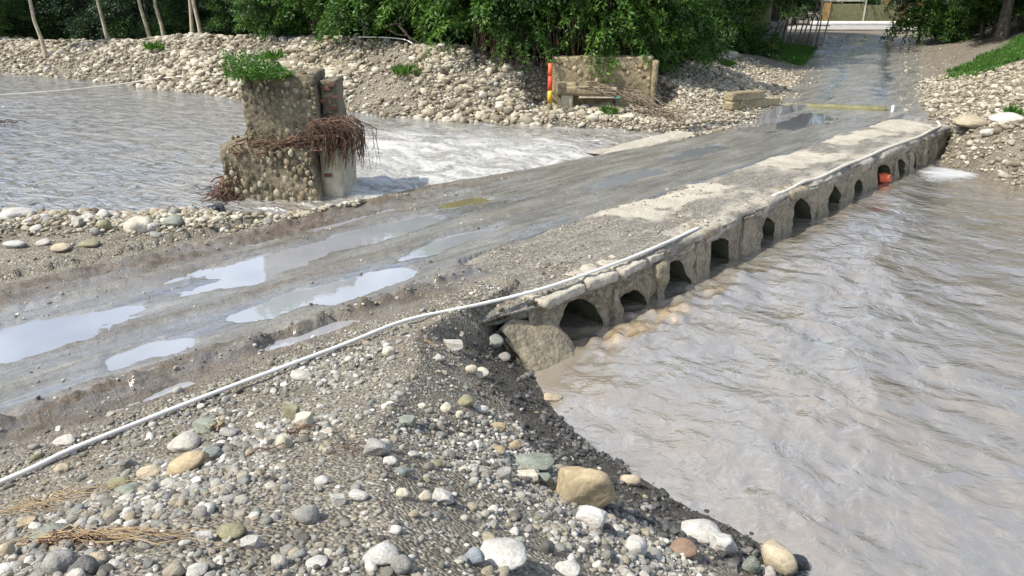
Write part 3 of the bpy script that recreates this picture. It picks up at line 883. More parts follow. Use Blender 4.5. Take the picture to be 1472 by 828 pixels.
def culvert(i):
    a, w = OPEN_T[i], OPEN_W[i]
    lo = 0.95 if i == 0 else (OPEN_T[i - 1] + OPEN_W[i - 1] + a) / 2
    hi = 18.75 if i == len(OPEN_T) - 1 else (a + w + OPEN_T[i + 1]) / 2
    top = (.47, .30, .45, .48, .43, .50, .46, .36, .44, .39, .44, .34, .39)[i]
    zb, zt = -.5, .69
    K, Lr = 28, 9
    inner, outer = [], []
    for k in range(K + 1):
        th_ = math.pi * k / K
        c_, s_ = -math.cos(th_), math.sin(th_)
        skew = .10 * (1 if c_ > 0 else .3)
        inner.append((a + w / 2 + w / 2 * math.copysign(abs(c_) ** .75, c_) - skew * max(0, s_) * w, zb + (top - zb) * s_ ** .62))
        per = (zt - zb) * 2 + (hi - lo); s = per * k / K
        if s < zt - zb: outer.append((lo, zb + s))
        elif s < zt - zb + hi - lo: outer.append((lo + s - (zt - zb), zt))
        else: outer.append((hi, zt - (s - (zt - zb) - (hi - lo))))
    # square the corners of the outer loop
    for corner in ((lo, zt), (hi, zt)):
        j = min(range(K + 1), key=lambda q: abs(outer[q][0] - corner[0]) + abs(outer[q][1] - corner[1]))
        outer[j] = corner
    vt, vz, ring = [], [], []
    for l in range(Lr + 1):
        f = l / Lr
        for k in range(K + 1):
            vt.append(inner[k][0] * (1 - f) + outer[k][0] * f); vz.append(inner[k][1] * (1 - f) + outer[k][1] * f); ring.append(f)
    vt, vz, ring = map(np.array, (vt, vz, ring))
    base = edge_n(vt) + .02
    inx = sstep(0, .25, ring) * sstep(1.0, .8, ring)
    n = base + .10 * np.clip((.45 - vz) / .9, -.3, 1) + (.075 * fbm(vt * 5, vz * 5, 4, 230 + i) + .085 * fbm(vt * 1.9, vz * 2.1, 3, 260)) - .03 * (1 - sstep(0, .15, ring)) - .05 * sstep(.30, .62, vz) * (fbm(vt * 2.2, vz * 0, 2, 262) > 0)
    n = np.where(ring > .97, base + .10 * np.clip((.45 - vz) / .9, -.3, 1) + .085 * fbm(vt * 1.9, vz * 2.1, 3, 260), n)
    vt2 = vt + .02 * inx * fbm(vt * 7, vz * 7, 3, 240 + i)
    x, y = to_xy(vt2, n)
    V = np.stack([x, y, vz], 1)
    Q = []
    for l in range(Lr):
        for k in range(K):
            p = l * (K + 1) + k
            Q.append((p, p + 1, p + K + 2, p + K + 1))
    me = mesh_np("culvert", cause_local(V), np.array(Q), True)
    me.materials.append(M['culvert'])
    o = link(bpy.data.objects.new("culvert", me), cause)
    # lining running back under the deck, closed at the far end
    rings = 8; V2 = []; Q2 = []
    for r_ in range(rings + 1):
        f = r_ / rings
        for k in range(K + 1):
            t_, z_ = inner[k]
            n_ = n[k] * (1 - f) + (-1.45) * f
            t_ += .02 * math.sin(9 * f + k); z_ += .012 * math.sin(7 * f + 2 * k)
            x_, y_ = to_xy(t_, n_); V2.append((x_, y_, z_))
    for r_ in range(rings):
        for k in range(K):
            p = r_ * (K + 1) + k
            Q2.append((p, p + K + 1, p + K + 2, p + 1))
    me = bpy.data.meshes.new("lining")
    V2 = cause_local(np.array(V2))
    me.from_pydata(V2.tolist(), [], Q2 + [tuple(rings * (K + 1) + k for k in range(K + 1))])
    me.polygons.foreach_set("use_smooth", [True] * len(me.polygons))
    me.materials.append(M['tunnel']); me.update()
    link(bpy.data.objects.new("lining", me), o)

for i in range(len(OPEN_T)):
    culvert(i)

# worn lumpy noses between the mouths
nr_ = random.Random(23)
for i in range(len(OPEN_T) - 1):
    g0, g1 = OPEN_T[i] + OPEN_W[i], OPEN_T[i + 1]
    wd = (g1 - g0) * nr_.uniform(.55, .85)
    tt_ = (g0 + g1) / 2 + nr_.uniform(-.03, .05)
    nn_ = float(edge_n(np.array([tt_]))[0]) + nr_.uniform(-.06, .03)
    xx_, yy_ = to_xy(tt_, nn_)
    rough_block("pier_nose", (wd, .34, nr_.uniform(.78, .98)), M['culvert'], cause, (xx_ - cause.location.x, yy_ - cause.location.y, -.30), 940 + i, .055, .055, 3.5, ROAD_ANGLE + R(nr_.uniform(-9, 9)), taper=(nr_.uniform(.2, .5), nr_.uniform(.5, .8)))
# leaning wing slab at the near end
ws_t, ws_u = np.meshgrid(np.linspace(0, 1, 22), np.linspace(0, 1, 18), indexing='ij')
def wing_pt(a, u):
    t_ = .52 + .88 * a + .12 * u; n_ = .12 + .16 * a + .52 * u; z_ = .56 - .10 * a - .62 * u
    return t_ + .05 * fbm(t_ * 2.5, u * 3, 2, 270), n_ + .04 * fbm(t_ * 4, z_ * 4, 3, 271), z_ + .05 * fbm(t_ * 3, u * 3, 3, 272) - .10 * (2 * a - 1) ** 4
wt, wn_, wz = wing_pt(ws_t, ws_u)
wx, wy = to_xy(wt, wn_)
Vt = np.stack([wx.ravel(), wy.ravel(), wz.ravel()], 1); Vb = Vt - np.array([NX * .10, NY * .10, .10])
i_ = np.arange(21)[:, None] * 18 + np.arange(17)[None, :]
qt = np.stack([i_, i_ + 1, i_ + 19, i_ + 18], -1).reshape(-1, 4)
rim = [k for k in range(18)] + [18 * k + 17 for k in range(1, 22)] + [21 * 18 + k for k in range(16, -1, -1)] + [18 * k for k in range(20, 0, -1)]
qs = np.array([(rim[k], rim[(k + 1) % len(rim)], rim[(k + 1) % len(rim)] + 396, rim[k] + 396) for k in range(len(rim))])
me = mesh_np("wing_wall", cause_local(np.concatenate([Vt, Vb])), np.concatenate([qt, qt[:, ::-1] + 396, qs]), True)
me.materials.append(M['culvert'])
link(bpy.data.objects.new("wing_wall", me), cause)
for k, (t0, L, nn, zz, dep, hg) in enumerate(((1.10, .80, .12, .60, .46, .11), (1.98, .55, .15, .615, .44, .10), (2.62, .60, .16, .605, .48, .11), (3.35, .36, .16, .615, .40, .09), (4.9, .5, .12, .62, .40, .10), (8.2, .6, .06, .62, .40, .10))):
    cxx, cyy_ = to_xy(t0 + L / 2, nn)
    rough_block("coping", (L, dep, hg), M['deck'] if k < 4 else M['culvert'], cause, (cxx - cause.location.x, cyy_ - cause.location.y, zz), 285 + k, .045, .034, 7.0, ROAD_ANGLE + R((3, -4, 5, -2, 3, -3)[k]))
# low mossy sill across the far end of the crossing
sill = rough_block("concrete_sill", (2.5, .25, .22), M['mat_green'], None, (*to_xy(19.9, -3.35), .62), 281, .1, .02, rz=math.atan2(-.8, 2.34) )
tag(sill, "low mossy concrete sill lying across the road at the far end of the crossing", "sill")
mp = MB(); mx, my = to_xy(20.35, -2.0)
mp.tube([(0, 0, 0), (.005, 0, .20), (.01, .005, .30)], [.055, .05, .045], 8)
pst = mp.build("marker_post", M['white_paint']); pst.location = (mx, my, .62)
tag(pst, "short white marker post at the end of the mossy sill", "post")

# ------------------------------------------------------------------ pipe laid along the road edge
def polytube(name, pts, r, mat, k=8, sub=6):
    """smooth tube through points"""
    P = [Vector(p) for p in pts]; out = []
    for i in range(len(P) - 1):
        p0, p1, p2, p3 = P[max(i - 1, 0)], P[i], P[i + 1], P[min(i + 2, len(P) - 1)]
        for s in range(sub):
            u = s / sub
            out.append(.5 * ((2 * p1) + (p2 - p0) * u + (2 * p0 - 5 * p1 + 4 * p2 - p3) * u * u + (3 * p1 - p0 - 3 * p2 + p3) * u ** 3))
    out.append(P[-1])
    mb = MB(); mb.tube(out, r, k)
    return mb.build(name, mat, smooth=True)
pp = []
for t, n, dz in ((-7.5, .0, .03), (-6, -.05, .03), (-4.5, -.13, .035), (-4.0, -.2, .04), (-3.4, -.22, .04), (-2.65, -.24, .05), (-1.4, -.2, .05), (-.6, -.2, .06), (.26, -.03, .05), (1.3, .17, .045), (2.8, .26, .04), (4.0, .24, .035), (4.97, .19, .03)):
    x, y = to_xy(t, n)
    z = max(ground(x, y), .742 if t > .2 else 0.0) + dz
    pp.append((x, y, z))
for i in range(1, len(pp) - 1):
    pp[i] = (pp[i][0], pp[i][1], max(pp[i][2], (pp[i - 1][2] + pp[i + 1][2]) / 2 - .01))
tag(polytube("water_pipe", pp, .022, M['pvc']), "long white plastic pipe laid between the gravel mound and the road edge", "pipe")
pp = []
for t, n in ((7.7, .10), (8.3, .13), (9.0, .10), (9.7, .12), (11, .10), (12.2, .06), (13.3, .07), (14.6, .06), (16, .08), (17.2, .06), (18.2, -.02), (18.9, -.3)):
    x, y = to_xy(t, n); pp.append((x, y, .765 + .02 * math.sin(t * 3)))
tag(polytube("hose", pp, .034, M['hose']), "dusty beige hose lying along the far edge of the causeway", "hose")
rp = [(-24.0, 26.0, .66), (-18.5, 28.5, .70), (-16.0, 30.6, .78), (-14.3, 31.2, .98), (-11.5, 30.2, 1.25), (-9.9, 29.4, 1.32), (-8.4, 29.0, 1.45)]
tag(polytube("rope", rp, .03, M['hose'], 6), "thin pale rope stretched from the river to the stony bank behind the pier", "rope")
ap = []
for x, y, dz in ((-5.6, 28.6, .2), (-4.6, 28.2, .22), (-3.8, 27.7, .2), (-3.2, 27.1, .05), (-2.2, 27.2, .12)):
    ap.append((x, y, ground(x, y) + dz))
tag(polytube("thin_pipe", ap, .022, M['pvc'], 6), "thin white pipe lying along the crest of the stony bank under the trees", "pipe")

# ------------------------------------------------------------------ single stones
SHAPES_R = [stone_mesh("rounded_stone", 300 + k, 3, .5, .14) for k in range(6)]
SHAPES_A = [stone_mesh("angular_stone", 320 + k, 4, .97, .12) for k in range(6)]
SMALL_R = [stone_mesh("small_stone", 340 + k, 2, .45 + .16 * (k % 4), .15) for k in range(8)]
for me in SHAPES_R + SHAPES_A + SMALL_R:
    me.materials.append(M['stone'])
TONE = {'white': (.48, .47, .44), 'pale': (.46, .44, .39), 'grey': (.29, .285, .265), 'dark': (.12, .12, .115), 'green': (.23, .255, .215), 'ochre': (.36, .295, .19),
        'tan': (.40, .345, .25), 'olive': (.25, .235, .15), 'cream': (.54, .50, .40), 'teal': (.19, .215, .205), 'rust': (.25, .17, .12), 'blue': (.24, .265, .29)}
rng = random.Random(77)
STONES = [
    (-2.42, 4.68, 0.226, 0.154, 'pale', 'r', 0, 'smooth pale grey oval stone beside a tapering ochre stone'),
    (-2.06, 3.92, 0.27, 0.131, 'ochre', 'r', -22.0, 'long tapering ochre stone on the gravel mound'),
    (-2.37, 4.06, 0.15, 0.082, 'tan', 'r', 0, 'rounded tan stone at the blunt end of the tapering ochre stone'),
    (-2.02, 3.47, 0.078, 0.086, 'grey', 'r', 0, 'small grey stone below the rounded tan stone'),
    (-1.97, 3.56, 0.104, 0.06, 'pale', 'r', 0, 'flat pale stone tucked under the tapering ochre stone'),
    (-2.36, 4.18, 0.084, 0.074, 'grey', 'r', 0, 'small grey pebble between tan stone and ochre stone'),
    (-2.41, 5.05, 0.22, 0.121, 'green', 'a', 0, 'flat green grey slab stone behind the pale oval stone'),
    (-2.1, 4.74, 0.129, 0.093, 'grey', 'a', 0, 'blocky grey stone next to the green grey slab'),
    (-1.96, 4.14, 0.128, 0.101, 'teal', 'a', 0, 'dark teal grey broken stone at the tip of the ochre stone'),
    (-1.73, 5.03, 0.141, 0.13, 'olive', 'a', 0, 'angular olive grey block beside a cream stone'),
    (-1.52, 4.69, 0.122, 0.122, 'cream', 'a', 0, 'lumpy cream stone leaning on the olive grey block'),
    (-1.48, 4.11, 0.108, 0.117, 'cream', 'r', 0, 'upright cream coloured cobble on bare silt'),
    (-1.69, 4.57, 0.07, 0.08, 'white', 'r', 0, 'small white pebble behind the upright cream cobble'),
    (-1.19, 2.53, 0.117, 0.067, 'olive', 'r', 0, 'smooth olive brown cobble on dark grit'),
    (-2.11, 2.72, 0.152, 0.069, 'green', 'r', 0, 'smooth grey green cobble among the dry stalks'),
    (-2.19, 2.57, 0.072, 0.084, 'tan', 'r', 0, 'rounded tan cobble at the end of the dead root'),
    (-2.49, 3.11, 0.086, 0.064, 'ochre', 'a', 0, 'small yellow stone under the dry stalks'),
    (-1.76, 2.28, 0.119, 0.097, 'grey', 'r', 0, 'large rounded grey cobble under the dead root'),
    (-1.63, 2.23, 0.106, 0.084, 'dark', 'r', 0, 'large dark grey cobble under the dead root'),
    (-1.64, 2.33, 0.077, 0.055, 'tan', 'r', 0, 'tan pebble caught below the dead root'),
    (-1.19, 2.21, 0.079, 0.042, 'white', 'r', 0, 'flat white cobble on the row of bluish stones'),
    (-1.28, 2.49, 0.069, 0.046, 'white', 'a', 0, 'chalky white stone behind the olive brown cobble'),
    (-1.07, 2.44, 0.074, 0.051, 'white', 'a', 0, 'chalky pointed white stone near the olive brown cobble'),
    (-3.42, 4.74, 0.116, 0.074, 'tan', 'r', 0, 'brownish pebble between the white pipe and the mound'),
    (-3.67, 5.21, 0.183, 0.074, 'pale', 'r', 0, 'flat pale stone at the muddy road edge by the pipe'),
    (-2.47, 3.88, 0.131, 0.087, 'olive', 'r', 0, 'brown grey cobble left of the ochre stone group'),
    (-2.74, 4.44, 0.118, 0.099, 'grey', 'a', 0, 'greyish stone behind the ochre stone group'),
    (-2.26, 3.63, 0.147, 0.066, 'green', 'r', 0, 'flat grey green stone near the bent twig'),
    (-2.26, 3.4, 0.093, 0.077, 'grey', 'r', 0, 'rounded grey pebble below the bent twig'),
    (0.53, 4.42, 0.412, 0.372, 'ochre', 'a', 0, 'big blocky ochre boulder on the edge of the mound'),
    (0.51, 3.87, 0.196, 0.143, 'white', 'a', 0, 'white lumpy stone at the foot of the ochre boulder'),
    (0.18, 4.87, 0.293, 0.141, 'green', 'a', 0, 'flat grey green split stone lying on a cream one'),
    (0.24, 4.54, 0.153, 0.122, 'green', 'a', 0, 'broken grey green wedge beside the ochre boulder'),
    (0.11, 4.47, 0.14, 0.09, 'cream', 'a', 0, 'cream stone under the grey green split stone'),
    (1.05, 5.5, 0.173, 0.123, 'tan', 'r', 0, 'smooth egg shaped tan stone on the brink above the pool'),
    (0.77, 3.69, 0.138, 0.13, 'white', 'r', 0, 'white cobble with dark specks on dark grit'),
    (1.17, 4.1, 0.211, 0.125, 'rust', 'r', -15.0, 'reddish brown cobble leaning at the end of the white stones'),
    (1.44, 4.55, 0.285, 0.169, 'white', 'r', 0, 'large white cobble at the pool edge'),
    (1.57, 4.41, 0.217, 0.186, 'white', 'a', 0, 'blocky white stone with grey crust at the pool edge'),
    (1.7, 4.19, 0.139, 0.198, 'green', 'r', 0, 'greenish upright cobble at the pool edge'),
    (2.03, 4.47, 0.285, 0.243, 'tan', 'r', 40.0, 'long pale tan stone sloping to the pool'),
    (2.28, 4.63, 0.109, 0.099, 'tan', 'r', 0, 'small tan pebble at the tip of the mound'),
    (1.84, 4.2, 0.1, 0.13, 'pale', 'r', 0, 'pale pebble between the greenish and tan stones'),
    (0.46, 7.28, 0.202, 0.14, 'tan', 'a', 0, 'orange tan stone half in the pool water'),
    (-0.33, 6.89, 0.174, 0.116, 'cream', 'r', 0, 'pale stone on the brow of the spill heap'),
    (0.92, 3.84, 0.108, 0.054, 'grey', 'r', 0, 'flat grey pebble below the speckled white cobble'),
    (0.04, 2.99, 0.063, 0.07, 'green', 'r', 0, 'dark green pebble on dark grit'),
    (0.18, 3.04, 0.071, 0.071, 'dark', 'r', 0, 'round dark pebble on dark grit'),
    (-0.17, 2.59, 0.097, 0.073, 'blue', 'r', 0, 'bluish grey cobble beside the arched white stone'),
    (-0.04, 2.67, 0.207, 0.107, 'white', 'r', 0, 'arched white stone half buried in grit'),
    (0.27, 2.86, 0.122, 0.068, 'white', 'r', 0, 'white cobble half buried at the pebble row'),
    (0.5, 3.52, 0.057, 0.057, 'white', 'r', 0, 'small bright pebble above the pebble row'),
    (-0.05, 4.17, 0.103, 0.112, 'grey', 'a', 0, 'grey upright wedge stone left of the cream stone'),
    (-0.79, 3.69, 0.155, 0.106, 'grey', 'a', 0, 'blocky mottled grey stone in the middle of the mound'),
    (-0.78, 3.88, 0.085, 0.077, 'pale', 'a', 0, 'pale stone fused to the blocky mottled grey stone'),
    (-0.69, 3.55, 0.079, 0.059, 'white', 'r', 0, 'white pebble below the blocky mottled grey stone'),
    (-0.98, 3.19, 0.072, 0.05, 'white', 'r', 0, 'flat white pebble left of the pebble patch'),
    (-0.83, 2.92, 0.073, 0.06, 'white', 'a', 0, 'white stone at the left of the pebble patch'),
    (-0.74, 2.97, 0.101, 0.06, 'white', 'r', 0, 'broad white stone in the pebble patch'),
    (-0.37, 3.27, 0.119, 0.081, 'white', 'a', 0, 'largest white stone of the pebble patch'),
    (-0.45, 3.18, 0.072, 0.065, 'cream', 'r', 0, 'cream pebble touching the largest white stone of the patch'),
    (-0.55, 3.09, 0.07, 0.056, 'cream', 'r', 0, 'rounded cream pebble in the pebble patch'),
    (-0.55, 5.39, 0.093, 0.116, 'cream', 'r', 0, 'upright cream pebble near the spill heap'),
    (-0.43, 5.84, 0.163, 0.1, 'olive', 'r', -20.0, 'olive grey oval pebble near the spill heap'),
    (-0.28, 5.9, 0.127, 0.089, 'white', 'r', 0, 'white pebble beside the olive oval pebble'),
    (-0.44, 5.39, 0.07, 0.07, 'cream', 'r', 0, 'tiny round cream pebble near the olive oval pebble'),
    (-0.12, 5.59, 0.146, 0.085, 'ochre', 'a', 0, 'flat ochre stone on the slope above the pool'),
    (-0.11, 4.93, 0.119, 0.076, 'ochre', 'r', 0, 'rusty ochre pebble on the slope above the pool'),
    (0.03, 5.29, 0.093, 0.093, 'ochre', 'r', 0, 'ochre pebble above the split stone'),
    (-0.04, 4.63, 0.082, 0.067, 'teal', 'r', 0, 'teal grey pebble above the grey wedge stone'),
    (-0.77, 4.71, 0.123, 0.082, 'green', 'a', 0, 'greenish flat pebble in the middle of the mound'),
    (-0.6, 3.45, 0.077, 0.054, 'teal', 'r', 0, 'blue green pebble in the pebble patch'),
    (-0.53, 2.4, 0.147, 0.073, 'white', 'r', 0, 'broad white cobble in the pebble row'),
    (-0.44, 2.33, 0.083, 0.094, 'grey', 'r', 0, 'mottled grey cobble in the pebble row'),
    (-0.78, 2.35, 0.083, 0.039, 'white', 'r', 0, 'slim white cobble in the pebble row'),
    (-0.93, 2.73, 0.125, 0.081, 'grey', 'r', 0, 'flat grey stone with a pale streak beside the pebble patch'),
    (-1.98, 6.2, 0.222, 0.118, 'pale', 'r', 0, 'pale broken stone beside the white pipe'),
    (-1.22, 6.58, 0.123, 0.096, 'cream', 'r', 0, 'cream pebble by the white pipe'),
    (-0.74, 6.65, 0.097, 0.083, 'white', 'r', 0, 'small white pebble left of the spill heap'),
    (-0.21, 7.96, 0.215, 0.165, 'green', 'r', 0, 'smooth green grey stone under the wing slab'),
    (-0.09, 7.84, 0.147, 0.115, 'grey', 'r', 0, 'grey stone below the smooth green grey stone'),
    (-0.64, 7.3, 0.212, 0.136, 'pale', 'a', 0, 'pale flat stone on the brow of the mound'),
    (-0.42, 6.84, 0.129, 0.115, 'cream', 'r', 0, 'cream stone beside the pale brow stone'),
    (-8.01, 11.55, 0.515, 0.201, 'white', 'r', 0, 'largest white boulder on the stony bar'),
    (-6.1, 10.21, 0.301, 0.13, 'olive', 'r', 0, 'flat olive stone at the road side of the bar'),
    (-6.42, 10.0, 0.276, 0.118, 'tan', 'r', 0, 'flat tan stone at the road side of the bar'),
    (-6.73, 10.16, 0.2, 0.12, 'pale', 'r', 0, 'pale stone beside the flat tan stone'),
    (-6.22, 10.9, 0.191, 0.17, 'olive', 'r', 0, 'round olive stone on the stony bar'),
    (-6.28, 10.73, 0.168, 0.147, 'grey', 'r', 0, 'round grey stone on the stony bar'),
    (-5.73, 10.88, 0.382, 0.276, 'cream', 'r', 0, 'big cream boulder on the stony bar'),
    (-5.31, 11.2, 0.327, 0.218, 'green', 'r', 0, 'mottled green boulder on the stony bar'),
    (-6.78, 11.45, 0.222, 0.155, 'white', 'r', 0, 'bright white stone at the water side of the bar'),
    (-6.64, 11.63, 0.203, 0.158, 'white', 'r', 0, 'white wedge stone at the water side of the bar'),
    (-6.81, 11.19, 0.174, 0.196, 'pale', 'a', 0, 'pale upright stone on the bar'),
    (-7.09, 10.07, 0.317, 0.129, 'white', 'r', 0, 'long white stone at the road side of the bar'),
    (-5.52, 10.91, 0.191, 0.149, 'pale', 'r', 0, 'pale stone beside the big cream boulder'),
    (-4.94, 11.37, 0.177, 0.11, 'pale', 'r', 0, 'small pale stone at the tip of the bar'),
    (-5.86, 14.57, 0.252, 0.252, 'tan', 'r', 0, 'tan boulder against the foot of the masonry pier'),
    (2.93, 23.85, 0.525, 0.35, 'tan', 'r', 0, 'large tan boulder under the ruined abutment'),
    (2.34, 21.7, 0.36, 0.24, 'cream', 'r', 0, 'cream boulder at the water below the abutment'),
    (3.32, 21.72, 0.401, 0.24, 'cream', 'r', 0, 'pale boulder at the water below the brushwood'),
    (5.7, 29.0, 0.521, 0.26, 'pale', 'r', 0, 'pale boulder on the shaded gravel slope'),
    (8.71, 31.62, 0.397, 0.397, 'pale', 'a', 0, 'pale block at the head of the gravel heap'),
    (9.48, 33.44, 0.479, 0.359, 'pale', 'a', 0, 'upright pale block at the head of the gravel heap'),
    (12.97, 19.68, 0.799, 0.327, 'white', 'r', 0, 'big white boulder on the bank by the causeway end'),
    (12.33, 20.17, 0.97, 0.336, 'tan', 'r', 0, 'broad tan boulder on the bank by the causeway end'),
    (12.16, 19.13, 0.32, 0.231, 'pale', 'r', 0, 'pale stone under the broad tan boulder'),
]
taken = []
for k, (x, y, w, h, tone, shape, ang, lab) in enumerate(STONES):
    me = (SHAPES_A if shape == 'a' else SHAPES_R)[k % 6]
    o = bpy.data.objects.new("stone", me)
    hz = max(.55 * w, min(h * 1.05, w * 1.1)) if h > .75 * w else max(h * .95, .38 * w)
    dp = w * rng.uniform(.72, .95)
    o.scale = (w * 1.04, dp, hz)
    zg = ground(x, y)
    o.location = (x, y + dp * .18, zg + hz * .30)
    o.rotation_euler = (rng.uniform(-.12, .12), math.radians(ang) if abs(ang) < 30 else math.radians(18), rng.uniform(-.25, .25) + (math.radians(-ang) if abs(ang) >= 30 else 0))
    c = TONE[tone]; j = rng.uniform(.9, 1.1)
    o.color = (c[0] * j, c[1] * j, c[2] * j, 1)
    link(o)
    tag(o, lab, "stone")
    taken.append((x, y + dp * .18, w * .55))

def scatter_single(count, sampler, size, tones, labs, group):
    made = 0; tries = 0
    while made < count and tries < count * 60:
        tries += 1
        x, y = sampler()
        s = size()
        if any((x - a) ** 2 + (y - b) ** 2 < (r + s * .5) ** 2 for a, b, r in taken):
            continue
        z = ground(x, y)
        tn_ = rng.choice(tones); c = TONE[tn_]
        o = bpy.data.objects.new("stone", rng.choice(SMALL_R))
        sx, sy, sz = s * rng.uniform(.95, 1.25), s * rng.uniform(.75, 1.0), s * rng.uniform(.5, .8)
        o.scale = (sx, sy, sz)
        o.location = (x, y, z + sz * .26)
        o.rotation_euler = (rng.uniform(-.3, .3), rng.uniform(-.3, .3), rng.uniform(0, 6.28))
        j = rng.uniform(.85, 1.15)
        o.color = (c[0] * j, c[1] * j, c[2] * j, 1)
        link(o)
        tag(o, labs[tn_], "stone", group)
        taken.append((x, y, s * .5)); made += 1

def s_mound():
    while True:
        t, n = rng.uniform(-5.6, .3), rng.uniform(-.45, 4.3)
        x, y = to_xy(t, n)
        if y < 2.1 or abs(x) > .75 * y + .3:
            continue
        if float(np.interp(n, *_teR)) - t < .25:
            continue
        if rng.random() < .35 + .65 * float(vnoise(np.array([x * 1.6]), np.array([y * 1.6]), 301)[0] > 0):
            return x, y
def s_bar():
    while True:
        n = rng.uniform(-9.4, -5.0); t = float(np.interp(n, *_teL)) - abs(rng.gauss(0, .8)) - .05
        x, y = to_xy(t, n)
        if x > -.75 * y - .3:
            return x, y
def s_bank():
    n = rng.uniform(-40, -8); t = float(np.interp(n, *_tb)) + rng.uniform(.1, 3.6)
    return to_xy(t, n)
pre = {'white': "white", 'pale': "pale grey", 'grey': "grey", 'green': "grey green", 'tan': "tan", 'olive': "olive brown", 'cream': "cream", 'dark': "dark grey", 'teal': "teal grey", 'ochre': "ochre"}
scatter_single(120, s_mound, lambda: rng.choice((.035, .04, .045, .05, .06, .075)), ['white', 'pale', 'pale', 'grey', 'grey', 'green', 'tan', 'cream', 'dark', 'olive', 'teal'],
               {k: "fist-sized " + v + " stone strewn on the near gravel mound" for k, v in pre.items()}, "loose stones on the near gravel mound")
scatter_single(70, s_bar, lambda: rng.choice((.10, .12, .14, .17, .20)), ['white', 'pale', 'pale', 'cream', 'grey', 'tan'],
               {k: v + " cobble heaped on the bar between road and river" for k, v in pre.items()}, "cobbles on the stony bar")
scatter_single(90, s_bank, lambda: rng.choice((.2, .22, .26, .32)), ['white', 'pale', 'cream', 'cream', 'tan'],
               {k: "larger " + v + " cobble on the long bank below the trees" for k, v in pre.items()}, "larger cobbles on the long bank")

# ------------------------------------------------------------------ loose gravel: too many to count
def proto_collection(name, mat, seeds, sub=1):
    c = bpy.data.collections.new(name)
    for s in seeds:
        me = stone_mesh("pebble_shape", s, sub, .6 + .13 * (s % 4), .16)
        me.materials.append(mat)
        c.objects.link(bpy.data.objects.new("pebble_shape", me))
    return c
PEB_NEAR = proto_collection("pebble_shapes", M['near_stone'], range(400, 410), 2)
PEB_BANK = proto_collection("cobble_shapes", M['bank_stone'], range(420, 430), 2)

def gn_scatter(name, x, y, s, coll, label, cat, seed, flat=(.5, .85), sink=.2):
    r = np.random.default_rng(seed)
    k = len(x)
    sx = s * r.uniform(.9, 1.3, k); sy = s * r.uniform(.7, 1.0, k); sz = s * r.uniform(flat[0], flat[1], k)
    z = height(x, y) + sz * sink
    me = bpy.data.meshes.new(name)
    me.vertices.add(k)
    me.vertices.foreach_set("co", np.stack([x, y, z], 1).astype(np.float32).ravel())
    a = me.attributes.new("scl", 'FLOAT_VECTOR', 'POINT'); a.data.foreach_set("vector", np.stack([sx, sy, sz], 1).astype(np.float32).ravel())
    rot = np.stack([r.uniform(-.35, .35, k), r.uniform(-.35, .35, k), r.uniform(0, 6.28, k)], 1)
    a = me.attributes.new("rot", 'FLOAT_VECTOR', 'POINT'); a.data.foreach_set("vector", rot.astype(np.float32).ravel())
    a = me.attributes.new("pick", 'INT', 'POINT'); a.data.foreach_set("value", r.integers(0, 10, k).astype(np.int32))
    o = link(bpy.data.objects.new(name, me))
    ng = bpy.data.node_groups.new(name + "_spread", 'GeometryNodeTree')
    ng.interface.new_socket("Geometry", in_out='INPUT', socket_type='NodeSocketGeometry')
    ng.interface.new_socket("Geometry", in_out='OUTPUT', socket_type='NodeSocketGeometry')
    gi = ng.nodes.new("NodeGroupInput"); go = ng.nodes.new("NodeGroupOutput")
    iop = ng.nodes.new("GeometryNodeInstanceOnPoints")
    ci = ng.nodes.new("GeometryNodeCollectionInfo")
    ci.inputs["Collection"].default_value = coll
    ci.inputs["Separate Children"].default_value = True
    ci.inputs["Reset Children"].default_value = True
    iop.inputs["Pick Instance"].default_value = True
    ng.links.new(gi.outputs[0], iop.inputs["Points"])
    ng.links.new(ci.outputs[0], iop.inputs["Instance"])
    for nm, ty, sk in (("pick", 'INT', "Instance Index"), ("rot", 'FLOAT_VECTOR', "Rotation"), ("scl", 'FLOAT_VECTOR', "Scale")):
        na = ng.nodes.new("GeometryNodeInputNamedAttribute"); na.data_type = ty
        na.inputs["Name"].default_value = nm
        ng.links.new(na.outputs["Attribute"], iop.inputs[sk])
    ng.links.new(iop.outputs[0], go.inputs[0])
    md = o.modifiers.new("spread", 'NODES'); md.node_group = ng
    return tag(o, label, cat, kind="stuff")

g = np.random.default_rng(5)
def logsize(k, mean, sig, lo, hi):
    return np.clip(mean * np.exp(g.normal(0, sig, k)), lo, hi)

# near mound
k = 170000
t = g.uniform(-6.2, .9, k); n = g.uniform(-.95, 5.2, k)
x, y = to_xy(t, n)
h = height(x, y)
cl = fbm(x * 1.1, y * 1.1, 3, 310); cl2 = fbm(x * 3.5, y * 3.5, 3, 311)
prob = np.clip(.26 + 1.3 * cl + .5 * cl2, .07, 1) * np.where(n < -.45, .15, 1) * np.where(h < .5, .8, 1)
ok = (g.random(k) < prob) & (h > -.1) & (y > 1.6) & (np.abs(x) < .85 * y + .5) & (t < np.interp(n, *_teR) + .2)
x, y, h = x[ok], y[ok], h[ok]
low_ = (h < .50 + .25 * fbm(x * 2, y * 2, 3, 312)) & (to_tn(x, y)[1] > -.2)
xw, yw = x[low_], y[low_]
x, y = x[~low_], y[~low_]
PEB_WET = proto_collection("wet_pebble_shapes", mat_stones("wet_pebble", [(0.0, (.02, .02, .02)), (.4, (.06, .06, .058)), (.7, (.11, .11, .105)), (.92, (.17, .165, .15)), (1.0, (.34, .33, .30))], .35), range(400, 410), 2)
gn_scatter("wet_pebbles", xw, yw, logsize(len(xw), .021, .6, .008, .08), PEB_WET, "dark wet pebbles on the cut slope above the pool", "pebbles", 18)
s = logsize(len(x), .0165, .62, .007, .075)
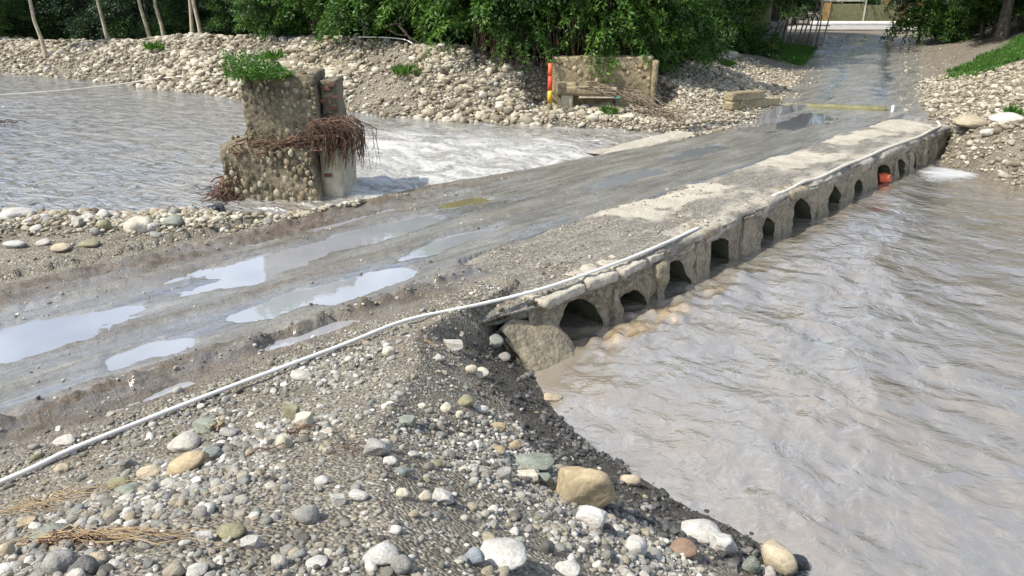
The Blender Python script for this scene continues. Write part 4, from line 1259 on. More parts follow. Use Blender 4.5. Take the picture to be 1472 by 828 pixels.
gn_scatter("pebbles", x, y, s, PEB_NEAR, "mixed grey and white river pebbles covering the near gravel mound", "pebbles", 11)
# mud edge and deck grit
k = 7000
t = g.uniform(-.3, 9.5, k); n = g.uniform(-1.75, .2, k)
x, y = to_xy(t, n)
ok = (g.random(k) < np.clip(.25 + .9 * fbm(x * 1.4, y * 1.4, 3, 320), 0, 1) * sstep(10, 3, t)) & (n < edge_n(t) - .05)
x, y, t, n = x[ok], y[ok], t[ok], n[ok]
o = gn_scatter("deck_pebbles", x, y, logsize(len(x), .022, .5, .01, .075), PEB_BANK, "pale grit and pebbles washed onto the causeway deck", "pebbles", 12)
zz = np.where(t > .25, deck_z(t, n, np.full(len(t), .5)) + .006, height(x, y) + .004)
co = np.stack([x, y, zz], 1).astype(np.float32); o.data.vertices.foreach_set("co", co.ravel())
# stony bar
k = 20000
n = g.uniform(-13, -4.75, k); t = np.interp(n, *_teL) + .25 - np.abs(g.normal(0, 1.6, k))
x, y = to_xy(t, n)
d = np.interp(n, *_teL) - t
ok = (g.random(k) < np.clip(1.15 - .42 * d + .4 * fbm(x * 1.6, y * 1.6, 2, 330), .12, 1) * np.where(n > -5.3, .35, 1)) & (x > -.9 * y)
x, y, d = x[ok], y[ok], d[ok]
gn_scatter("bar_cobbles", x, y, logsize(len(x), .06, .5, .02, .15) * np.clip(1.1 - .3 * d, .45, 1), PEB_BANK, "pale cobbles and grit of the bar between road and river", "cobbles", 13, sink=.3)
# long bank below the trees
k = 88000
n = g.uniform(-48, -7.6, k); t = np.interp(n, *_tb) + g.uniform(-.5, 5.0, k)
x, y = to_xy(t, n)
sf = fbm(x * .45, y * .45, 3, 350)
ok = (height(x, y) > .56) & (g.random(k) < np.clip(.85 + 1.1 * sf, .25, 1))
x, y, sf = x[ok], y[ok], sf[ok]
gn_scatter("bank_cobbles", x, y, logsize(len(x), .066, .66, .025, .32) * (1 + .5 * sf), PEB_BANK, "cream and grey cobbles covering the long bank below the trees", "cobbles", 14, sink=.3)
# gravel slope beside the far end of the crossing
k = 30000
n = g.uniform(-11, -4.2, k); t = g.uniform(11.8, 27, k)
x, y = to_xy(t, n)
ok = (np.abs(road_dist(x, y)) > 2.05 + .5 * g.random(len(x))) & (height(x, y) > .6) & (g.random(k) < sstep(29, 22, t))
x, y = x[ok], y[ok]
gn_scatter("slope_gravel", x, y, logsize(len(x), .065, .4, .03, .16), PEB_BANK, "grey gravel heaped beside the far end of the crossing", "gravel", 15, sink=.3)
# right bank
k = 16000
t = g.uniform(14.5, 30, k); n = g.uniform(-3.5, 7, k)
x, y = to_xy(t, n)
rdd = road_dist(x, y)
ok = (rdd > 2.0 + .6 * g.random(k)) & (height(x, y) > -.02) & (g.random(k) < sstep(9.5, 4.5, rdd + .5 * fbm(x, y, 3, 340)))
x, y = x[ok], y[ok]
gn_scatter("right_bank_cobbles", x, y, logsize(len(x), .075, .5, .03, .22), PEB_BANK, "pale stones washed up on the bank at the causeway end", "cobbles", 16, sink=.3)
# stones on the shaded road
k = 1500
u = g.uniform(24, 56, k)
x = np.interp(u, FAR_ROAD[:, 1], FAR_ROAD[:, 0]) + np.sign(g.normal(0, 1, k)) * (1.6 + np.abs(g.normal(0, 1.9, k))); y = u
gn_scatter("road_grit", x, y, logsize(len(x), .05, .5, .02, .13), PEB_BANK, "scattered grit and stones on the road under the trees", "gravel", 17, sink=.2)

# ------------------------------------------------------------------ ruined masonry pier in the river
PIER = (-4.25, 14.15, .25)
pier = empty("masonry_pier", PIER, R(-4))
tag(pier, "ruined stone masonry bridge pier standing in the river with brush caught in its crack", "pier")
pr = random.Random(9)
low = rough_block("lower_block", (1.86, 1.45, 1.36), M['pier'], pier, (-.15, 0, 0), 501, .07, .042, 2.2, taper=(.10, .08))
upp = rough_block("upper_block", (1.34, 1.10, 1.22), M['pier'], pier, (.04, .12, 1.38), 502, .07, .035, 3.0, R(7), taper=(.05, .10))
but = rough_block("lower_buttress", (.36, 1.0, 1.32), M['plaster'], pier, (.93, .08, 0), 503, .08, .02, 3.0, R(-2))
ubt = rough_block("upper_buttress", (.30, .72, .86), M['pier'], pier, (.88, .22, 1.62), 504, .08, .03, 4.0, R(6))
STONE_LOW = [stone_mesh("rubble", 520 + k, 2, .55, .14) for k in range(6)]
for me in STONE_LOW:
    me.materials.append(M['stone'])
def embed(parent, count, place, tones, smin, smax, tall=1.0):
    done = []
    tries = 0
    while len(done) < count and tries < count * 30:
        tries += 1
        p, nrm, a, b = place()
        s = pr.uniform(smin, smax)
        if any(q[2] == nrm and (a - q[0]) ** 2 + (b - q[1]) ** 2 < (.42 * (s + q[3])) ** 2 for q in done):
            continue
        o = bpy.data.objects.new("stone", pr.choice(STONE_LOW))
        o.location = p
        w = s * pr.uniform(.75, 1.1); h = s * pr.uniform(.8, 1.2) * tall
        o.scale = (w, s * .72, h) if nrm == 'y' else ((s * .72, w, h) if nrm == 'x' else (w, w, s * .6))
        o.rotation_euler = (pr.uniform(-.1, .1), pr.uniform(-.45, .25) if nrm == 'y' else 0, pr.uniform(-.15, .15))
        c = pr.choice(tones); j = pr.uniform(.8, 1.15)
        o.color = (c[0] * j, c[1] * j, c[2] * j, 1)
        link(o, parent); done.append((a, b, nrm, s))
PT = [(.40, .36, .27), (.28, .24, .165), (.33, .29, .20), (.20, .17, .11), (.24, .20, .125), (.15, .125, .08), (.24, .195, .12), (.11, .095, .062)]
def on_low():
    f = pr.random()
    if f < .72:
        b = pr.uniform(.1, 1.3); a = pr.uniform(-.90, .88) * (1 - .09 * b / 1.36)
        return (a, -.745 + .055 * b / 1.36, b), 'y', a, b
    a, b = pr.uniform(-.6, .6), pr.uniform(.1, 1.4)
    return (-.955 + .09 * b / 1.36, a, b), 'x', a, b
embed(low, 260, on_low, PT, .045, .13, 1.25)
def on_upp():
    f = pr.random()
    if f < .72:
        b = pr.uniform(.04, 1.16); a = pr.uniform(-.64, .62)
        return (a, -.545 + .05 * b / 1.22, b), 'y', a, b
    if f < .9:
        a, b = pr.uniform(-.5, .5), pr.uniform(.04, 1.1)
        return (-.66, a, b), 'x', a, b
    a, b = pr.uniform(-.6, .6), pr.uniform(-.5, .5)
    return (a, b, 1.22), 'z', a, b
embed(upp, 190, on_upp, PT[1:], .045, .13, 1.3)
bb = MB(); bb.box((0, 0, 0), (.135, .10, .055), 0, .004, pr)
bme = bb.mesh("brick"); bme.materials.append(M['brick'])
for par, zs, fy, x0, nb in ((ubt, (.36, .43, .50, .57, .64, .71, .78), -.345, -.075, 2), (but, (.66, .73, .80), -.49, -.03, 1)):
    for r_, z in enumerate(zs):
        for c_ in range(nb):
            if pr.random() < .55: continue
            o = bpy.data.objects.new("brick", bme)
            o.location = (x0 + c_ * .15 + (.04 if r_ % 2 else -.02), fy + pr.uniform(-.015, .01), z)
            o.rotation_euler = (0, pr.uniform(-.04, .04), pr.uniform(-.08, .08))
            link(o, par)

def strand(mb, p0, p1, r, sag=0.0, wig=.05, k=4, seg=6, rnd=pr, tip=.4):
    P = []
    a, b = Vector(p0), Vector(p1)
    L = (b - a).length
    for i in range(seg + 1):
        u = i / seg
        q = a.lerp(b, u)
        q.z -= sag * 4 * u * (1 - u)
        if 0 < i < seg:
            q += Vector((rnd.gauss(0, wig * L), rnd.gauss(0, wig * L), rnd.gauss(0, wig * L)))
        P.append(q)
    mb.tube(P, [r * (1 - (1 - tip) * i / seg) for i in range(seg + 1)], k, False)

px, py, pz = PIER
mb = MB()
for i in range(75):
    z0 = 1.66 + pr.gauss(0, .05)
    x0 = pr.choice((pr.uniform(-.92, -.4), pr.uniform(-.2, .5), pr.uniform(.1, .6))); x1 = x0 + pr.uniform(.3, 1.0)
    strand(mb, (px + x0, py - .62 + pr.gauss(0, .07), z0 - .10 * (x0 < -.3) + pr.gauss(0, .05)), (px + min(x1, 1.25), py - .64 + pr.gauss(0, .08), z0 + .20 * (x1 / 1.2) + pr.gauss(0, .09)), pr.choice((.004, .006, .009, .016, .024)), .05, .10)
for i in range(200):
    x0 = px + pr.uniform(.55, 1.2); y0 = py + pr.uniform(-.8, -.2)
    x1 = x0 + abs(pr.gauss(.22, .22))
    z0 = 1.95 + pr.gauss(0, .07)
    P = [Vector((x0, y0, z0)), Vector(((x0 + x1) / 2, y0 - .03, z0 + pr.uniform(.02, .14))), Vector((x1, y0 + pr.gauss(0, .06), z0 - .08)), Vector((x1 + pr.gauss(.02, .03), y0 + pr.gauss(0, .06), z0 - pr.uniform(.12, .4))), Vector((x1 + pr.gauss(-.02, .05), y0 + pr.gauss(0, .08), z0 - pr.uniform(.3, .80)))]
    mb.tube(P, [pr.choice((.004, .006, .009, .015))] * 4 + [.003], 4, False)
tag(mb.build("root_tangle", M['root'], smooth=True), "reddish brown root tangle wedged in the crack of the masonry pier and hanging off it", "roots")
mb = MB()
for i in range(95):
    a = pr.uniform(0, 6.28)
    c = Vector((px - .98 + pr.gauss(0, .13), py - .45 + pr.gauss(0, .25), .62))
    strand(mb, c + Vector((0, 0, pr.uniform(0, .45))), c + Vector((-abs(pr.gauss(.15, .2)), pr.gauss(-.1, .3), pr.uniform(-.1, .35))), pr.uniform(.008, .025), 0, .08)
tag(mb.build("driftwood_heap", M['root'], smooth=True), "dark driftwood heap piled against the upstream foot of the masonry pier", "driftwood")

# ------------------------------------------------------------------ leaves
def leaves_mesh(name, cen, size, out, rs_, tint, droop=.35, aspect=.42):
    """pointed leaf quads: cen (k,3), size (k), out (k,3) rough outward direction"""
    k = len(cen)
    d = out + rs_.normal(0, .55, (k, 3)); d[:, 2] -= droop
    d /= np.linalg.norm(d, axis=1)[:, None] + 1e-9
    nr = rs_.normal(0, .6, (k, 3)); nr[:, 2] += 1.0; nr += out * .5
    s = np.cross(d, nr); s /= np.linalg.norm(s, axis=1)[:, None] + 1e-9
    up = np.cross(s, d)
    L = size[:, None]
    v = np.empty((k, 4, 3))
    v[:, 0] = cen
    v[:, 1] = cen + d * L * .5 + s * L * aspect * .5 + up * L * .06
    v[:, 2] = cen + d * L
    v[:, 3] = cen + d * L * .5 - s * L * aspect * .5 + up * L * .06
    q = np.arange(k * 4).reshape(k, 4)
    return mesh_np(name, v.reshape(-1, 3), q, False, {'tint': np.repeat(tint, 4)})

def crown_mesh(name, seed, rx, z0, z1, clumps, per, leaf, belly=.45, cr=.5, hang=.25):
    """clumps of leaves spread through an uneven crown between z0 and z1"""
    r = np.random.default_rng(seed)
    C, S_, O, T_ = [], [], [], []
    cz = z0 + (z1 - z0) * belly
    made = 0
    while made < clumps:
        u = r.normal(0, 1, 3); u /= np.linalg.norm(u)
        rad = r.uniform(.35, 1.0) ** .5
        hz = (z1 - cz) if u[2] > 0 else (cz - z0)
        lob = 1 + .22 * math.sin(3 * math.atan2(u[1], u[0]) + seed) + .12 * math.sin(5 * u[2] * 2 + seed)
        c = np.array([u[0] * rx * rad * lob, u[1] * rx * rad * lob, cz + u[2] * hz * rad])
        k = int(per * r.uniform(.6, 1.4)); cs = cr * r.uniform(.6, 1.35)
        w = r.normal(0, 1, (k, 3)); w /= np.linalg.norm(w, axis=1)[:, None]
        rr = cs * r.uniform(.25, 1, k) ** .5
        p = c + w * rr[:, None] * np.array([1, 1, .7])
        p[:, 2] -= hang * np.hypot(w[:, 0], w[:, 1]) * rr
        C.append(p); O.append(w * .8 + u * .5); S_.append(leaf * r.uniform(.6, 1.35, k)); T_.append(np.clip(r.uniform(-.1, .95) + r.normal(0, .14, k), 0, 1))
        made += 1
    return leaves_mesh(name, np.concatenate(C), np.concatenate(S_), np.concatenate(O), r, np.concatenate(T_))

def trunk_mesh(name, seed, h, r0, lean=(0, 0), limbs=7, zlimb=.35, spread=1.6, bend=.25):
    r = random.Random(seed); mb = MB()
    P = []
    for i in range(9):
        u = i / 8
        P.append(Vector((lean[0] * u + r.gauss(0, bend * .12) * (i > 0), lean[1] * u + r.gauss(0, bend * .12) * (i > 0), h * u - .25 * (i == 0))))
    mb.tube(P, [r0 * (1 - .72 * i / 8) * (1.25 if i == 0 else 1) for i in range(9)], 8, False)
    for i in range(limbs):
        u = zlimb + (1 - zlimb) * (i + .5) / limbs
        b = P[int(u * 8)]
        a = r.uniform(0, 6.28); L = spread * r.uniform(.6, 1.1)
        e = b + Vector((math.cos(a) * L, math.sin(a) * L, L * r.uniform(.3, .8)))
        m = b.lerp(e, .5) + Vector((0, 0, .12 * L))
        mb.tube([b, m, e], [r0 * .42 * (1.1 - u * .6), r0 * .26, r0 * .08], 5, False)
        for _ in range(2):
            e2 = m + Vector((r.gauss(0, .5), r.gauss(0, .5), r.uniform(.2, .7))) * L * .7
            mb.tube([m, m.lerp(e2, .5) + Vector((0, 0, .05)), e2], [r0 * .18, r0 * .11, r0 * .04], 4, False)
    return mb.mesh(name, True)

def frond_mesh(name, seed, branches, L, z0, z1, leaf):
    """arching drooping sprays with paired leaflets"""
    r = np.random.default_rng(seed); C, O, S_, T_ = [], [], [], []
    for b in range(branches):
        a = r.uniform(0, 6.28); zb = r.uniform(z0, z1); Lb = L * r.uniform(.6, 1.2); k = int(70 * Lb)
        u = np.sort(r.uniform(.15, 1, k))
        rad = .3 + Lb * u; zz = zb + .55 * Lb * u - 1.05 * Lb * u ** 2.4
        sd = np.where(np.arange(k) % 2 == 0, 1, -1) * r.uniform(.3, 1.0, k)
        p = np.stack([np.cos(a) * rad - np.sin(a) * sd * .14, np.sin(a) * rad + np.cos(a) * sd * .14, zz + r.normal(0, .05, k)], 1)
        C.append(p); O.append(np.stack([-np.sin(a) * sd + .5 * np.cos(a), np.cos(a) * sd + .5 * np.sin(a), np.full(k, .1)], 1))
        S_.append(leaf * r.uniform(.7, 1.4, k)); T_.append(np.clip(r.uniform(.25, .95) + r.normal(0, .12, k), 0, 1))
    return leaves_mesh(name, np.concatenate(C), np.concatenate(S_), np.concatenate(O), r, np.concatenate(T_), .45, .36)

CROWN = {
    'frond': [frond_mesh("crown", 661 + k, 95, 1.7, .9, 4.6, .20) for k in range(2)],
    'bush': [crown_mesh("crown", 601 + k, 1.9, (.1, .9, .4)[k], 4.8, 135, 150, .135, .45, .46, .4) for k in range(3)],
    'tall': [crown_mesh("crown", 611 + k, 2.4, 1.3, 8.0, 170, 95, .19, .45, .62, .25) for k in range(2)],
    'canopy': [crown_mesh("crown", 621 + k, 3.3, 2.0, 8.0, 210, 100, .19, .40, .62, .45) for k in range(2)],
    'dark': [crown_mesh("crown", 631 + k, 2.7, .2, 8.5, 190, 90, .21, .35, .65, .2) for k in range(2)],
    'airy': [crown_mesh("crown", 641 + k, 1.7, 3.2, 7.5, 70, 70, .16, .5, .5, .2) for k in range(2)],
    'shrub': [crown_mesh("crown", 651 + k, .85, .0, 1.5, 60, 75, .11, .4, .28, .25) for k in range(3)],
}
TRUNK = {
    'frond': [trunk_mesh("trunk", 761, 4.4, .10, (.2, .1), 9, .2, 1.2)],
    'bush': [trunk_mesh("trunk", 701 + k, 3.8, .13, (.2, -.1), 8, .15, 1.3) for k in range(2)],
    'tall': [trunk_mesh("trunk", 711 + k, 7.0, .17, (.3, .1), 8, .3, 1.8) for k in range(2)],
    'canopy': [trunk_mesh("trunk", 721 + k, 6.5, .24, (-.2, .1), 9, .35, 2.6) for k in range(2)],
    'dark': [trunk_mesh("trunk", 731 + k, 7.4, .18, (.1, .1), 8, .2, 1.9) for k in range(2)],
    'airy': [trunk_mesh("trunk", 741 + k, 6.8, .10, (.25, .0), 6, .5, 1.2, .22) for k in range(3)],
    'shrub': [trunk_mesh("trunk", 751, 1.1, .035, (.05, 0), 6, .1, .5)],
}
tree_i = 0
tr_rng = random.Random(4)
def tree(kind, x, y, label, leaf='leaf_mid', bark='bark', scale=1.0, rz=None, sz=None, group=None, name="tree", dz=0.0, tilt=(0, 0)):
    global tree_i
    e = empty(name, (x, y, ground(x, y) - .05 + dz), tr_rng.uniform(0, 6.28) if rz is None else rz)
    e.rotation_euler.x, e.rotation_euler.y = tilt
    e.scale = (scale, scale, sz or scale)
    for part, pool, mt in (("trunk", TRUNK[kind], M[bark]), ("crown", CROWN[kind], M[leaf])):
        me = pool[tree_i % len(pool)]
        if not me.materials:
            me.materials.append(mt)
        o = bpy.data.objects.new(part, me)
        link(o, e)
        o.material_slots[0].link = 'OBJECT'
        o.material_slots[0].material = mt
    tree_i += 1
    return tag(e, label, "shrub" if "shrub" in name or "bush" in name else "tree", group)

# wood edge above the long bank, in front of the abutment and beside it
tree('bush', -9.6, 32.3, "rounded bushy tree at the end of the wood where the bank is highest", 'leaf_mid', scale=1.0)
tree('bush', -6.9, 30.6, "light green bushy tree on the bank crest behind the pier", 'leaf_light', scale=.95)
tree('bush', -4.3, 29.8, "bushy tree over the thin white pipe on the bank crest", 'leaf_mid', scale=1.05)
tree('bush', -2.0, 28.6, "dense green tree leaning over the low end of the long bank", 'leaf_mid', scale=1.1)
tree('bush', .1, 26.0, "dense dark tree drooping beside the orange marker post", 'leaf_mid', scale=1.0)
tree('bush', 2.2, 26.2, "creeper-hung tree standing behind the ruined abutment", 'leaf_dark', scale=1.1)
tree('bush', 4.4, 26.2, "light green tree draped over the abutment's upright slab", 'leaf_light', scale=.85)
tree('tall', -1.0, 31.5, "tall tree rising behind the dense tree on the low bank", 'leaf_mid', scale=1.0, sz=.62)
tree('tall', 3.2, 31.0, "tall tree rising behind the creeper-hung tree", 'leaf_light', scale=.95, sz=.62)
tree('tall', -5.5, 33.8, "tall tree rising behind the bank crest bushes", 'leaf_mid', sz=.62)
tree('bush', 7.3, 33.5, "dark bush in the shade behind the gravel slope", 'leaf_dark', scale=1.0)
tree('bush', 10.4, 38.0, "bright green bushy tree beside the stake fence", 'leaf_light', scale=.9)
tree('bush', 10.9, 41.0, "small leafy tree touching the stake fence", 'leaf_mid', scale=.75)
tree('tall', 8.0, 37.5, "tall dark tree behind the shaded bush", 'leaf_dark', sz=.62)
tree('canopy', 13.6, 45.0, "broad tree over the stake fence shading the road", 'leaf_mid', scale=1.45)
tree('canopy', 10.6, 42.2, "high broad tree behind the bright green bushy tree", 'leaf_dark', scale=1.5)
tree('canopy', 18.0, 54.0, "broad tree at the corner of the cross street", 'leaf_dark', scale=1.0)
tree('canopy', 16.2, 49.5, "spreading tree behind the stake fence", 'leaf_dark', scale=1.5)
for x, y, lf, sc, lab in ((-3.2, 28.2, 'leaf_light', .9, "feathery light green tree drooping over the bank crest by the dead branch"), (-1.2, 26.0, 'leaf_mid', .95, "feathery tree drooping low over the end of the long bank"), (.3, 25.3, 'leaf_dark', .75, "small feathery tree drooping beside the marker pole"), (-5.4, 28.9, 'leaf_mid', .8, "feathery tree drooping over the thin white pipe"),
                          (3.0, 25.2, 'leaf_light', .8, "feathery yellow green tree arching over the abutment"), (5.6, 27.6, 'leaf_mid', .9, "feathery tree drooping beside the gravel slope"),
                          (-7.9, 31.4, 'leaf_mid', .9, "feathery tree drooping over the highest part of the bank"), (10.6, 38.6, 'leaf_light', .8, "feathery light tree at the head of the gravel heap"),
                          (26.2, 40.8, 'leaf_mid', 1.1, "feathery tree drooping over the grassy bank"), (24.6, 47.5, 'leaf_mid', 1.0, "feathery tree overhanging the road near the cross street")):
    tree('frond', x, y, lab, lf, scale=sc)
tree('canopy', 8.6, 36.6, "broad tree arching over the head of the gravel heap", 'leaf_mid', scale=1.2)
tree('canopy', 24.6, 39.4, "broad tree spreading over the road from its right edge", 'leaf_dark', scale=1.25)
# right of the road
tree('canopy', 26.2, 42.5, "large spreading tree overhanging the road from the grassy bank", 'leaf_mid', scale=1.1)
tree('canopy', 29.0, 38.0, "dark spreading tree above the grassy bank", 'leaf_dark', scale=1.1)
tree('canopy', 29.6, 47.5, "dark tree behind the large overhanging tree", 'leaf_dark', scale=1.1)
tree('dark', 33.0, 43.0, "dense dark tree at the back of the grassy bank", 'leaf_blue')
tree('dark', 30.5, 52.0, "dense tree near the cross street", 'leaf_blue')
tree('dark', 35.5, 49.0, "dense dark tree behind the grassy bank trees", 'leaf_blue')
tree('bush', 29.4, 53.5, "low leafy tree at the street corner beyond the bank", 'leaf_dark', scale=.9)
tree('bush', 25.6, 42.8, "dark leafy tree at the road edge under the large spreading tree", 'leaf_dark', scale=.95)
tree('bush', 27.6, 40.4, "dark leafy tree on the grassy bank under the canopy", 'leaf_dark', scale=1.1)
tree('bush', 28.8, 37.0, "dark drooping tree at the end of the grass strip", 'leaf_dark', scale=1.0)
tree('canopy', 26.0, 37.5, "wide tree arching over the grass strip", 'leaf_mid', scale=1.1)
tree('bush', 31.5, 35.0, "bushy tree on top of the grassy bank", 'leaf_dark', scale=1.0)
# dark wood on the left
wood_lab = "dark tree standing in the shady wood behind the long bank"
for x, y, s in ((-34, 50, 1.1), (-30, 46, 1.0), (-27.5, 50.5, 1.1), (-24, 46, 1.0), (-20.5, 44.5, 1.0), (-17, 45, 1.1), (-14, 42, 1.0), (-11.2, 40, 1.05), (-8, 38.5, 1.1), (-4.5, 38, 1.1), (-1, 37, 1.0), (2.6, 36, 1.0), (5.6, 41, 1.1),
                (-32, 56, 1.2), (-26, 56, 1.2), (-20, 53, 1.2), (-14, 50, 1.2), (-8, 46, 1.2), (-2, 44, 1.2), (3, 45, 1.1), (9, 46, 1.1)):
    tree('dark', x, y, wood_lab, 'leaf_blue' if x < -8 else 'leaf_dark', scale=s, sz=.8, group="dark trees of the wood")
tree('bush', -28.5, 43.5, "leafy bush in front of the dark wood beside the leaning pale tree", 'leaf_dark', scale=.8)
tree('bush', -16.0, 39.5, "leafy bush between the pale trunks", 'leaf_dark', scale=.7)
tree('bush', -12.5, 37.2, "leafy bush beside the two slanting pale trunks", 'leaf_mid', scale=.75)
for x, y, ty, lab in ((-22.3, 37.2, R(-6), "slender pale tree leaning over the near face of the long bank"),
                      (-20.5, 39.8, R(-7), "slender pale tree slanting in front of the dark wood"),
                      (-17.8, 38.6, R(-8), "thin pale tree, one of a slanting pair above the bank"),
                      (-17.0, 38.3, R(-5), "thin pale tree, straighter one of the slanting pair"),
                      (-15.2, 37.3, R(2), "upright thin pale tree next to the stout pale trunk"),
                      (-14.6, 36.9, R(-5), "stout pale trunk standing above the bank crest")):
    tree('airy', x, y, lab, 'leaf_mid', 'bark_pale', scale=1.0, rz=0.0, tilt=(0, ty))
sh_lab = "low dark shrub at the foot of the wood behind the bank crest"
for k in range(26):
    x = -30 + k * 1.35 + tr_rng.uniform(-.4, .4)
    n_ = np.linspace(-60, 0, 200); xx, yy = to_xy(np.interp(n_, *_tb) + 6.0, n_)
    y = float(np.interp(x, xx, yy)) + tr_rng.uniform(0, 2.5)
    tree('shrub', x, y, sh_lab, tr_rng.choice(('leaf_dark', 'leaf_blue', 'leaf_mid')), scale=tr_rng.uniform(.9, 1.5), group="shrubs at the foot of the wood", name="shrub")
for x, y, s, lab in ((9.4, 35.6, 1.2, "leafy shrub between the gravel slope and the light green bushy tree"), (11.6, 36.6, 1.0, "shrub growing at the head of the gravel heap"), (7.6, 31.2, 1.2, "dark shrub on the upper gravel slope"),
                     (26.0, 45.8, 1.3, "drooping shrub at the right edge of the road"), (27.4, 49.0, 1.4, "drooping shrub under the overhanging tree"), (27.0, 38.2, 1.0, "shrub in the shade at the top of the grassy bank"), (5.9, 29.3, 1.1, "shrub behind the abutment's upright slab")):
    tree('shrub', x, y, lab, 'leaf_mid', scale=s, name="shrub")
# beyond the cross street
for k, x in enumerate((17, 21, 25.5, 30.5, 35.5, 41)):
    tree('dark', x, 73 + 2 * math.sin(k * 2.0), "garden tree behind the gate wall across the street", 'leaf_mid' if k % 2 else 'leaf_dark', scale=1.1, group="garden trees across the street")
r_ = np.random.default_rng(8)
k = 88000
cx = r_.uniform(-75, 12, k); cyy = r_.uniform(57, 66, k) - .12 * cx; cz = r_.uniform(.8, 10, k) ** 1.0
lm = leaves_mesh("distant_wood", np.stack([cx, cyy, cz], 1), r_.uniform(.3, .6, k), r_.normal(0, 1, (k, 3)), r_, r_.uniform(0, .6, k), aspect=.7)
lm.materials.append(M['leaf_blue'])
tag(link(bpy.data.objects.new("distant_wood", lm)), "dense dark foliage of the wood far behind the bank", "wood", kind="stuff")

# plant growing on the pier top
def herb(name, base, count, rx, ry, hmax, leaf, mat, seed, label, cat, blade=False, zfun=None, group=None):
    r = np.random.default_rng(seed)
    a = r.uniform(0, 6.28, count); rr = np.sqrt(r.random(count))
    x = rx * rr * np.cos(a); y = ry * rr * np.sin(a)
    hh = hmax * (1 - .45 * rr) * r.uniform(.05, 1, count) ** 1.3 * (1 + .8 * np.clip(-x / rx, -.7, 1) + .25 * np.sin(x * 19 + y * 13))
    cen = np.stack([x, y, hh], 1)
    if zfun is not None:
        cen[:, 2] += zfun(x + base[0], y + base[1]) - base[2]
    out = np.stack([np.cos(a) * rr, np.sin(a) * rr, np.full(count, .9 if blade else .35)], 1)
    lm = leaves_mesh(name, cen, leaf * r.uniform(.6, 1.4, count), out, r, np.clip(r.normal(.5, .22, count), 0, 1), -.6 if blade else .1, .16 if blade else .45)
    lm.materials.append(mat)
    o = link(bpy.data.objects.new(name, lm)); o.location = base
    return tag(o, label, cat, group)
herb("leafy_plant", (px - .30, py - .28, 2.78), 3200, .60, .45, .40, .065, M['grass'], 12, "bright green plant growing on top of the masonry pier", "plant")

# grass on the banks
def grass_patch(name, spots, count, label, seed, hgt=.16):
    r = np.random.default_rng(seed); C = []
    for (cx, cy, rx, ry) in spots:
        k = int(count * rx * ry)
        a = r.uniform(0, 6.28, k); rr = np.sqrt(r.random(k))
        C.append(np.stack([cx + rx * rr * np.cos(a), cy + ry * rr * np.sin(a)], 1))
    C = np.concatenate(C)
    keep = (np.abs(road_dist(C[:, 0], C[:, 1])) > 2.6) & (fbm(C[:, 0] * .8, C[:, 1] * .8, 3, seed) > -.25)
    C = C[keep]
    cen = np.stack([C[:, 0], C[:, 1], height(C[:, 0], C[:, 1])], 1)
    k = len(cen)
    out = np.stack([r.normal(0, .3, k), r.normal(0, .3, k), np.ones(k)], 1)
    lm = leaves_mesh(name, cen, hgt * r.uniform(.6, 1.5, k), out, r, np.clip(r.normal(.5, .2, k), 0, 1), -.5, .22)
    lm.materials.append(M['grass'])
    return tag(link(bpy.data.objects.new(name, lm)), label, "grass", kind="stuff")
grass_patch("grass", [(15.2, 40.0, 2.2, 3.4), (13.6, 37.6, 1.8, 1.8), (13.3, 43.0, 3.0, 3.0)], 1300, "short green grass below the stake fence", 31)
grass_patch("bank_grass", [(20.0, 31.9, 2.0, 1.4), (22.3, 33.4, 2.2, 1.8), (25.5, 35.0, 2.8, 2.6), (18.0, 30.2, 1.0, .8)], 1200, "green grass strip on the bank right of the road", 32)
for x, y, lab in ((13.6, 20.5, "small tuft of grass beside the big white boulder"), (2.9, 22.6, "sprig of weeds growing below the abutment ledge"), (8.6, 31.0, "weed tuft on the upper gravel slope")):
    herb("grass_tuft", (x, y, ground(x, y)), 160, .22, .2, .12, .22, M['grass'], int(x * 10), lab, "grass", True)

# hanging creepers
mb = MB()
cr_ = random.Random(66)
for i in range(260):
    u = min(1, max(0, cr_.choice((.08, .2, .45, .62, .8)) + cr_.gauss(0, .09)))
    x = -1.2 + 5.4 * u + cr_.gauss(0, .15); y = 25.0 + cr_.gauss(.3, .35) - .15 * (x > 1)
    z1 = 2.7 + cr_.uniform(-.3, .9); zb = max(ground(x, y) + .05, z1 - cr_.uniform(.3, 1.7))
    strand(mb, (x, y, z1), (x + cr_.gauss(0, .12), y + cr_.gauss(-.1, .15), zb), cr_.uniform(.008, .020), 0, .03, 3, 5, cr_)
tag(mb.build("hanging_creepers", M['root']), "curtain of bare brown creepers hanging over the abutment and bank end", "creeper")
mb = MB()
for (a, b, r0) in (((-5.6, 28.2, 3.6), (-2.2, 27.1, 2.3), .05), ((-4.4, 27.9, 3.0), (-2.0, 27.4, 2.0), .035), ((-3.4, 27.6, 2.5), (-3.9, 27.3, 3.4), .02), ((-2.6, 27.3, 2.3), (-1.6, 27.2, 2.7), .02)):
    strand(mb, a, b, r0, .1, .03, 6, 7, cr_)
tag(mb.build("dead_branch", M['bark']), "bare dead branch arching down out of the trees to the bank crest", "branch")

